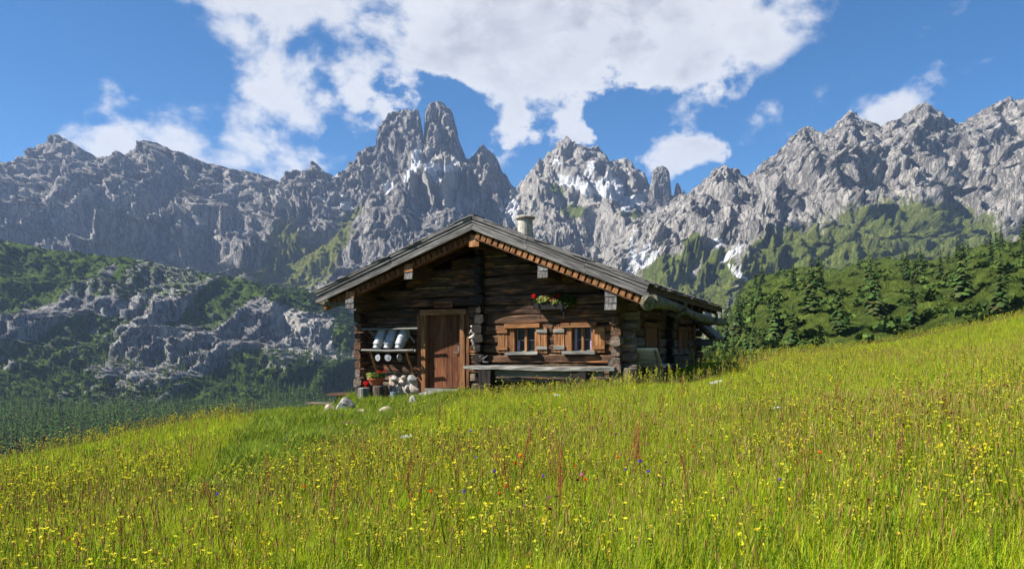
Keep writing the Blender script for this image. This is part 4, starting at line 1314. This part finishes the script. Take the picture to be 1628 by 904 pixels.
# table and bench at the drop on the left
tx, ty = (548 - CX) / FPX * 20.6, 20.6
tz = EYE + (HY - 624) / FPX * 20.6
gzt = gz(tx, ty)
tb = tag(empty('garden_table', (tx, ty, gzt), -TH), 'dark wooden trestle table at the left corner of the cabin', 'table')
ht = tz - gzt
MB().box((0.2, 0, 0), (1.1, .7, .05), jit=.008).build('table_top', m_soffit('X'), tb, (0, 0, ht - .03))
for s in (-.12, .5):
    V = []; prof = [(-.24, -.06), (.24, -.06), (.2, -.16), (.12, -.26), (.13, -.38), (.2, -ht - .1), (-.2, -ht - .1), (-.13, -.38), (-.12, -.26), (-.2, -.16)]
    for x in (s - .035, s + .035):
        V += [(x, y, ht + z_) for y, z_ in prof]
    n = len(prof)
    obj('leg', V, [tuple(range(n))[::-1], tuple(range(n, 2 * n))] + [(i, (i + 1) % n, (i + 1) % n + n, i + n) for i in range(n)], m_soffit('Z'), tb, rot=(0, 0, R(62)) if False else (0, 0, R(55)))
bx, by = (513 - CX) / FPX * 20.0, 20.0
bzt = EYE + (HY - 641) / FPX * 20.0
gb = gz(bx, by)
bn = tag(empty('low_plank_bench', (bx, by, gb), -TH), 'low plank bench in the grass left of the trestle table', 'bench')
MB().box((0, 0, 0), (1.15, .26, .045), jit=.008).build('seat', m_loglow('X'), bn, (.1, 0, bzt - gb))
for s in (-.3, .45):
    MB().box((0, 0, 0), (.06, .22, bzt - gb + .3)).build('leg', m_soffit('Z'), bn, (s, 0, (bzt - gb) / 2 - .17))

# rocks in the grass
for i, (px, py, Y, r, sd, label, mt) in enumerate((
        (550, 659, 16.2, (.36, .27, .30), 11, 'large pale rock with grey stripes lying in the grass on the left', 'stone'),
        (657, 656, 15.6, (.13, .12, .20), 12, 'small upright whitish rock in front of the doorstep', 'stone'),
        (524, 661, 16.4, (.22, .18, .18), 13, 'low mossy rock left of the large striped rock', 'stone_warm'),
        (577, 675, 14.6, (.17, .14, .14), 14, 'flat pale stone in the short grass below the striped rock', 'stone_warm'),
        (612, 674, 14.6, (.24, .15, .13), 15, 'long flat stone set in the grassy bank in front of the stumps', 'stone_warm'))):
    X = (px - CX) / FPX * Y
    z_ = EYE + (HY - py) / FPX * Y
    g_ = gz(X, Y)
    o = MB().stone((0, 0, 0), r, sd, 3).build('rock', MT[mt], None, (X, Y, max(g_ + r[2] * .5, min(z_, g_ + r[2] * .8))), (0, 0, sd))
    tag(o, label, 'rock')

# ================================================================== meadow
def blade(mb, x, y, h, w, bend, ang, col, tip=None, seg=3):
    d = Vector((math.cos(ang), math.sin(ang), 0)); s = Vector((-d.y, d.x, 0))
    V = []
    for i in range(seg + 1):
        f = i / seg
        p = Vector((x, y, 0)) + d * bend * f * f + Vector((0, 0, h * (f - .18 * f * f * min(1, bend / h * 1.5))))
        if i == seg: V.append(p)
        else:
            ww = w * (1 - f * .75)
            V += [p - s * ww, p + s * ww]
    F = [(2 * i, 2 * i + 1, 2 * i + 3, 2 * i + 2) for i in range(seg - 1)] + [(2 * seg - 2, 2 * seg - 1, 2 * seg)]
    mb.add(V, F, col)


def stalk(mb, h, lean, ang, col, r=.0022, x=0., y=0.):
    d = Vector((math.cos(ang), math.sin(ang), 0))
    pts = [Vector((x, y, 0)), Vector((x, y, h * .5)) + d * lean * .3, Vector((x, y, h)) + d * lean]
    mb.tube(pts, [r, r * .9, r * .6], 3, col, cap=False)
    return pts[-1]


def petal_blob(mb, c, r, n, cols_, elong=1.0):
    for i in range(n):
        v = Vector((random.gauss(0, 1), random.gauss(0, 1), random.gauss(0, 1))).normalized()
        p = Vector(c) + Vector((v.x * r * .6, v.y * r * .6, v.z * r * .6 * elong))
        e = v.cross(Vector((random.gauss(0, 1), random.gauss(0, 1), random.gauss(0, 1)))).normalized() * r * .55
        g = v.cross(e).normalized() * r * .55
        f = random.random()
        mb.add([p - e, p + g, p + e, p - g], [(0, 1, 2, 3)], tuple(a + (b_ - a) * f for a, b_ in zip(*cols_)))


GC = [(.29, .41, .012), (.37, .49, .014), (.45, .52, .018), (.19, .33, .012), (.50, .50, .03)]
coll_g = bpy.data.collections.new('grass_templates')
for k in range(6):
    mb = MB()
    for i in range(46):
        a = random.uniform(0, 6.28); rr = .13 * math.sqrt(random.random())
        c = random.choice(GC)
        blade(mb, rr * math.cos(a), rr * math.sin(a), random.uniform(.14, .36), random.uniform(.0022, .0048), random.uniform(.02, .16), random.uniform(0, 6.28), c)
    for i in range(1):   # seed stalks
        a = random.uniform(0, 6.28)
        c = random.choice(((.40, .34, .09), (.38, .40, .07), (.36, .24, .08)))
        x, y = random.uniform(-.1, .1), random.uniform(-.1, .1)
        t = stalk(mb, random.uniform(.32, .5), random.uniform(.02, .08), a, c, .0018, x, y)
        mb.tube([t - Vector((0, 0, .01)), t + Vector((.004, 0, .025)), t + Vector((.008, .004, .055))], [.002, .006, .001], 4, c)
    template('grass_tuft', mb, MT['plant'], coll_g)
for k in range(3):
    mb = MB()
    for i in range(26):
        a = random.uniform(0, 6.28); rr = .10 * math.sqrt(random.random())
        blade(mb, rr * math.cos(a), rr * math.sin(a), random.uniform(.10, .30), random.uniform(.008, .016), random.uniform(.05, .2), random.uniform(0, 6.28), random.choice([(.16, .27, .02), (.24, .34, .02), (.12, .2, .02), (.36, .4, .03)]), seg=4)
    for i in range(1):
        x, y = random.uniform(-.1, .1), random.uniform(-.1, .1)
        c = random.choice(((.30, .13, .05), (.26, .18, .06), (.20, .10, .06)))
        t = stalk(mb, random.uniform(.3, .46), random.uniform(.02, .1), random.uniform(0, 6.28), c, .0018, x, y)
        petal_blob(mb, t, .009, 6, (c, tuple(q_ * 1.4 for q_ in c)), 2.2)
    template('herb_tuft', mb, MT['plant'], coll_g)
coll_l = bpy.data.collections.new('lawn_templates')
for k in range(4):
    mb = MB()
    for i in range(46):
        a = random.uniform(0, 6.28); rr = .15 * math.sqrt(random.random())
        blade(mb, rr * math.cos(a), rr * math.sin(a), random.uniform(.05, .20), random.uniform(.003, .008), random.uniform(.02, .14), random.uniform(0, 6.28), random.choice([(.12, .20, .014), (.19, .28, .018), (.28, .36, .024), (.07, .13, .012), (.30, .32, .04)]), seg=2)
    template('lawn_tuft', mb, MT['plant'], coll_l)

YEL = ((.55, .50, .02), (.80, .70, .04)); LIME = ((.32, .36, .03), (.50, .50, .06))


def rattle(mb):
    h = random.uniform(.26, .40)
    t = stalk(mb, h, random.uniform(0, .05), random.uniform(0, 6.28), (.14, .17, .02), .0026)
    for j in range(4):
        z = h * (.45 + .13 * j)
        for s in (0, 1):
            blade(mb, 0, 0, .03, .006, .04, random.uniform(0, 6.28), (.16, .22, .02), seg=2)
    for j in range(7):
        p = t + Vector((random.uniform(-.016, .016), random.uniform(-.016, .016), -.022 * j * .7))
        petal_blob(mb, p, random.uniform(.009, .014), 5, LIME if random.random() < .45 else YEL)


def buttercup(mb, colr=YEL):
    h = random.uniform(.28, .44)
    t = stalk(mb, h, random.uniform(0, .08), random.uniform(0, 6.28), (.12, .17, .02), .002)
    for j in range(5):
        a = j * 1.2566 + .3
        d = Vector((math.cos(a), math.sin(a), .45)) * .013
        s = Vector((-math.sin(a), math.cos(a), 0)) * .008
        mb.add([t, t + d * .6 - s, t + d * 1.1, t + d * .6 + s], [(0, 1, 2, 3)], colr[j % 2])


def dot_flower(mb, cols_, r=.012, h=(.26, .42)):
    hh = random.uniform(*h)
    t = stalk(mb, hh, random.uniform(0, .06), random.uniform(0, 6.28), (.11, .14, .02), .002)
    petal_blob(mb, t, r, 12, cols_)


def sorrel(mb):
    h = random.uniform(.42, .6)
    ang = random.uniform(0, 6.28); lean = random.uniform(.02, .12)
    c = random.choice(((.34, .11, .05), (.40, .15, .06), (.28, .09, .05)))
    stalk(mb, h, lean, ang, (.20, .09, .03), .0025)
    d = Vector((math.cos(ang), math.sin(ang), 0))
    for j in range(5):
        f = .5 + .1 * j
        p = Vector((0, 0, h * f)) + d * lean * f * f
        a = random.uniform(0, 6.28)
        q = p + Vector((math.cos(a) * .03, math.sin(a) * .03, .10))
        mb.tube([p, (p + q) / 2 + Vector((0, 0, .0)), q], [.0015, .0015, .001], 3, c, cap=False)
        for m_ in range(9):
            petal_blob(mb, p + (q - p) * (m_ / 8) + Vector((random.uniform(-.006, .006), random.uniform(-.006, .006), 0)), .0075, 4, (c, tuple(x * 1.5 for x in c)))


PURPLE = ((.10, .05, .55), (.20, .10, .75)); PINK = ((.45, .06, .28), (.6, .15, .42)); ORANGE = ((.62, .12, .01), (.8, .25, .01)); WHITE = ((.7, .7, .66), (.85, .85, .8)); MAROON = ((.12, .02, .03), (.22, .05, .05))
coll_f = bpy.data.collections.new('flower_templates')
for k in range(4):
    mb = MB(); rattle(mb); template('flower_a%d' % k, mb, MT['plant'], coll_f)
for k in range(3):
    mb = MB(); buttercup(mb); template('flower_b%d' % k, mb, MT['plant'], coll_f)
mb = MB(); dot_flower(mb, MAROON, .009, (.32, .46)); template('flower_c0', mb, MT['plant'], coll_f)

# where the meadow grows: everything in front of and beside the cabin down to the drop
def inside_cabin(X, Y, m_=.0):
    dx, dy = X - CC.x, Y - CC.y
    a = dx * CU.x + dy * CU.y; b_ = dx * CW.x + dy * CW.y
    return (a > WL - m_) & (a < WR + m_) & (b_ > -m_) & (b_ < WB + m_), a, b_


def meadow_points(n, y0, y1, p=1.0):
    Y = y0 + (y1 - y0) * rng.random(n) ** p
    X = (rng.uniform(-.80, .80, n)) * (Y + 1.0)
    ins, a, b_ = inside_cabin(X, Y, .12)
    edge = -5.6 - (20 - Y) * .22 - X
    keep = (~ins) & (edge < 6)
    return X[keep], Y[keep], a[keep], b_[keep]


def lawn_mask(a, b_, X, Y):
    """short turf in front of the door, along the wall and on the left terrace"""
    m1 = np.exp(-(((a + 5.6) / 2.7) ** 2 + ((b_ + 1.9) / 2.1) ** 2))
    m2 = np.exp(-((b_ + .5) / .9) ** 2) * (a < .3) * (a > -8)
    m3 = sstep(-.5, 1.2, Y - (8.8 + (X + 2.2) * 4.2) + .9 * pn(X * .9, Y * .9, 78)) * (X < .3) * (b_ < .2) * sstep(-1.2, .2, X + 3.2 + (Y - 10) * .27 + .5 * pn(X, Y, 79))
    return np.maximum(np.maximum(m1, m2 * .75), m3) + .12 * pn(X * .8, Y * .8, 77)


X, Y, a, b_ = [np.concatenate(q_) for q_ in zip(meadow_points(52000, 3.4, 33, .62), meadow_points(9000, 3.3, 9, .7))]
lm = lawn_mask(a, b_, X, Y)
hs_ = np.where(lm > .42, 0, 1)
patch = .5 + .5 * np.clip(fbm(X * .5, Y * .5, 3, 12), -1, 1)
sel = hs_ > 0
scatter('meadow_grass', np.stack([X, Y, ground_z(X, Y) - .01], -1)[sel], ((.6 + .45 * patch) * (1 - .6 * np.exp(-(np.clip(-b_, 0, 9) / 2.2) ** 2) * sstep(2.6, 1.6, a)) * np.where(Y > 17, .72, 1))[sel], coll_g, 9, 'tall yellow green meadow grass with seed stalks in the foreground', tilt=.12)
sel = ~sel
X2, Y2, a2, b2 = meadow_points(60000, 8.5, 24, .9)
s2 = (lawn_mask(a2, b2, X2, Y2) > .34) & ((((a2 + 4.4) / .65) ** 2 + ((b2 + .5) / .8) ** 2 > 1) | (rng.random(len(X2)) < .25))
XX, YY = np.concatenate([X[sel], X2[s2]]), np.concatenate([Y[sel], Y2[s2]])
scatter('short_turf', np.stack([XX, YY, ground_z(XX, YY) - .01], -1), np.clip(.95 + .9 * fbm(XX * 1.1, YY * 1.1, 3, 88) + rng.normal(0, .2, len(XX)), .4, 2.1), coll_l, 4, 'short bright green turf in front of the cabin door and walls', tilt=.1)
X, Y, a, b_ = [np.concatenate(q_) for q_ in zip(meadow_points(21000, 4.0, 32, .7), meadow_points(4200, 3.6, 9, .8))]
keep = lawn_mask(a, b_, X, Y) < .3
keep &= rng.random(len(X)) < (.22 + .78 * sstep(-.25, .25, fbm(X * .45, Y * .45, 3, 31)))
X, Y = X[keep], Y[keep]
idx = rng.choice(8, len(X), p=[.12, .12, .12, .12, .14, .14, .14, .10])
scatter('meadow_flowers', np.stack([X, Y, ground_z(X, Y)], -1), rng.uniform(.85, 1.3, len(X)), coll_f, 8, 'countless small yellow flowers mixed through the meadow grass', tilt=.1, idx=idx)


def plants(name, n, builder, nvar, label, cat, group, region, smin=.85, smax=1.2):
    meshes = []
    for k in range(nvar):
        mb = MB(); builder(mb)
        o = mb.build(name, MT['plant'])
        meshes.append(o.data)
        bpy.data.objects.remove(o)
    for i in range(n):
        x, y = region(i)
        o = bpy.data.objects.new(name, meshes[i % nvar])
        COL.objects.link(o)
        o.location = (x, y, gz(x, y))
        s = random.uniform(smin, smax)
        o.scale = (s, s, s)
        o.rotation_euler = (random.gauss(0, .08), random.gauss(0, .08), random.uniform(0, 6.28))
        tag(o, label, cat, group)


def near(y0, y1, w=.62):
    def f(i):
        y = y0 + (y1 - y0) * random.random() ** .8
        return random.uniform(-w, w) * y, y
    return f


def at_px(lst, jitter=.0):
    """plant standing so that its head (about .33 m up) is seen at this spot"""
    def f(i):
        px, py = lst[i]
        k = (px - CX) / FPX
        y = 5.0
        for _ in range(60):
            zt = EYE + (HY - py) / FPX * y
            g_ = gz(k * y, y) + .36
            if g_ > zt: break
            y += .22
        return k * y, y
    return f


plants('yellow_rattle', 290, rattle, 6, 'yellow rattle flower spike in the near meadow grass', 'wildflower', 'yellow rattle in the near meadow', near(4.3, 6.8))
sor = [(655, 800), (667, 772), (712, 790), (735, 760), (695, 678), (703, 672), (624, 697), (570, 715), (576, 705), (807, 742), (815, 748), (822, 745), (1000, 712), (1018, 718), (1024, 722), (990, 726), (1007, 735), (882, 748), (890, 760), (886, 775), (940, 655), (1080, 640), (1105, 578), (1120, 583),
       (1135, 570), (1045, 655), (745, 655), (1175, 575), (1180, 590), (430, 760), (360, 800), (300, 720), (200, 830), (1250, 700), (1330, 640), (1420, 760), (1500, 650), (1290, 820), (520, 800), (1100, 800)]
plants('red_sorrel', len(sor), sorrel, 6, 'rusty red sorrel stalk standing above the meadow grass', 'wildflower', 'red sorrel stalks in the meadow', at_px(sor))
pur = [(834, 787), (1006, 750), (1022, 748), (1028, 745), (803, 775), (875, 758), (755, 715), (740, 700), (1178, 575), (1184, 573), (760, 800), (350, 780), (1230, 790), (1390, 690)]
plants('violet_bellflower', len(pur), lambda m_: dot_flower(m_, PURPLE, .014), 3, 'violet blue bellflower in the meadow grass', 'wildflower', 'violet bellflowers in the meadow', at_px(pur))
ora = [(928, 782), (922, 742), (820, 758), (818, 755), (1055, 695), (1030, 728), (800, 790), (795, 785), (690, 800), (985, 742), (870, 745), (640, 760), (920, 735), (1100, 700), (480, 790), (1300, 760)]
plants('orange_hawkweed', len(ora), lambda m_: dot_flower(m_, ORANGE, .014), 3, 'small orange hawkweed flower in the meadow grass', 'wildflower', 'orange hawkweeds in the meadow', at_px(ora))
pnk = [(553, 663), (557, 666), (548, 671), (545, 673), (560, 675), (535, 680), (1016, 712), (975, 702), (875, 815), (985, 715), (850, 728), (935, 765), (700, 735), (900, 700), (630, 730), (1060, 760)]
plants('pink_clover', len(pnk), lambda m_: dot_flower(m_, PINK, .014, (.2, .36)), 3, 'pink clover head among the grasses', 'wildflower', 'pink clover in the meadow', at_px(pnk))
wh = [(1138, 628), (1142, 625), (886, 637), (662, 718), (1240, 650)]


def umbel(mb):
    t = stalk(mb, .42, .03, 1., (.12, .17, .03), .0028)
    for j in range(14):
        a = random.uniform(0, 6.28); rr = .045 * math.sqrt(random.random())
        petal_blob(mb, t + Vector((math.cos(a) * rr, math.sin(a) * rr, .012 - rr * .2)), .010, 5, WHITE)


plants('white_umbel', len(wh), umbel, 2, 'white umbel flower head rising above the meadow', 'wildflower', 'white umbels in the meadow', at_px(wh))

# ================================================================== air
hz_m = bpy.data.materials.new('haze_air')
hz_m.use_nodes = True
nt = hz_m.node_tree
nt.nodes.clear()
pv_ = N(nt, 'ShaderNodeVolumePrincipled', {'Color': (.46, .63, 1.0, 1), 'Density': 6.5e-5, 'Anisotropy': .1})
ho = N(nt, 'ShaderNodeOutputMaterial')
nt.links.new(pv_.outputs[0], ho.inputs['Volume'])
hb = MB().box((0, 2000, 620), (17000, 15000, 1380 + .0)).build('haze', hz_m)
tag(hb, 'thin blue mountain haze in the air between cabin and peaks', kind='stuff')
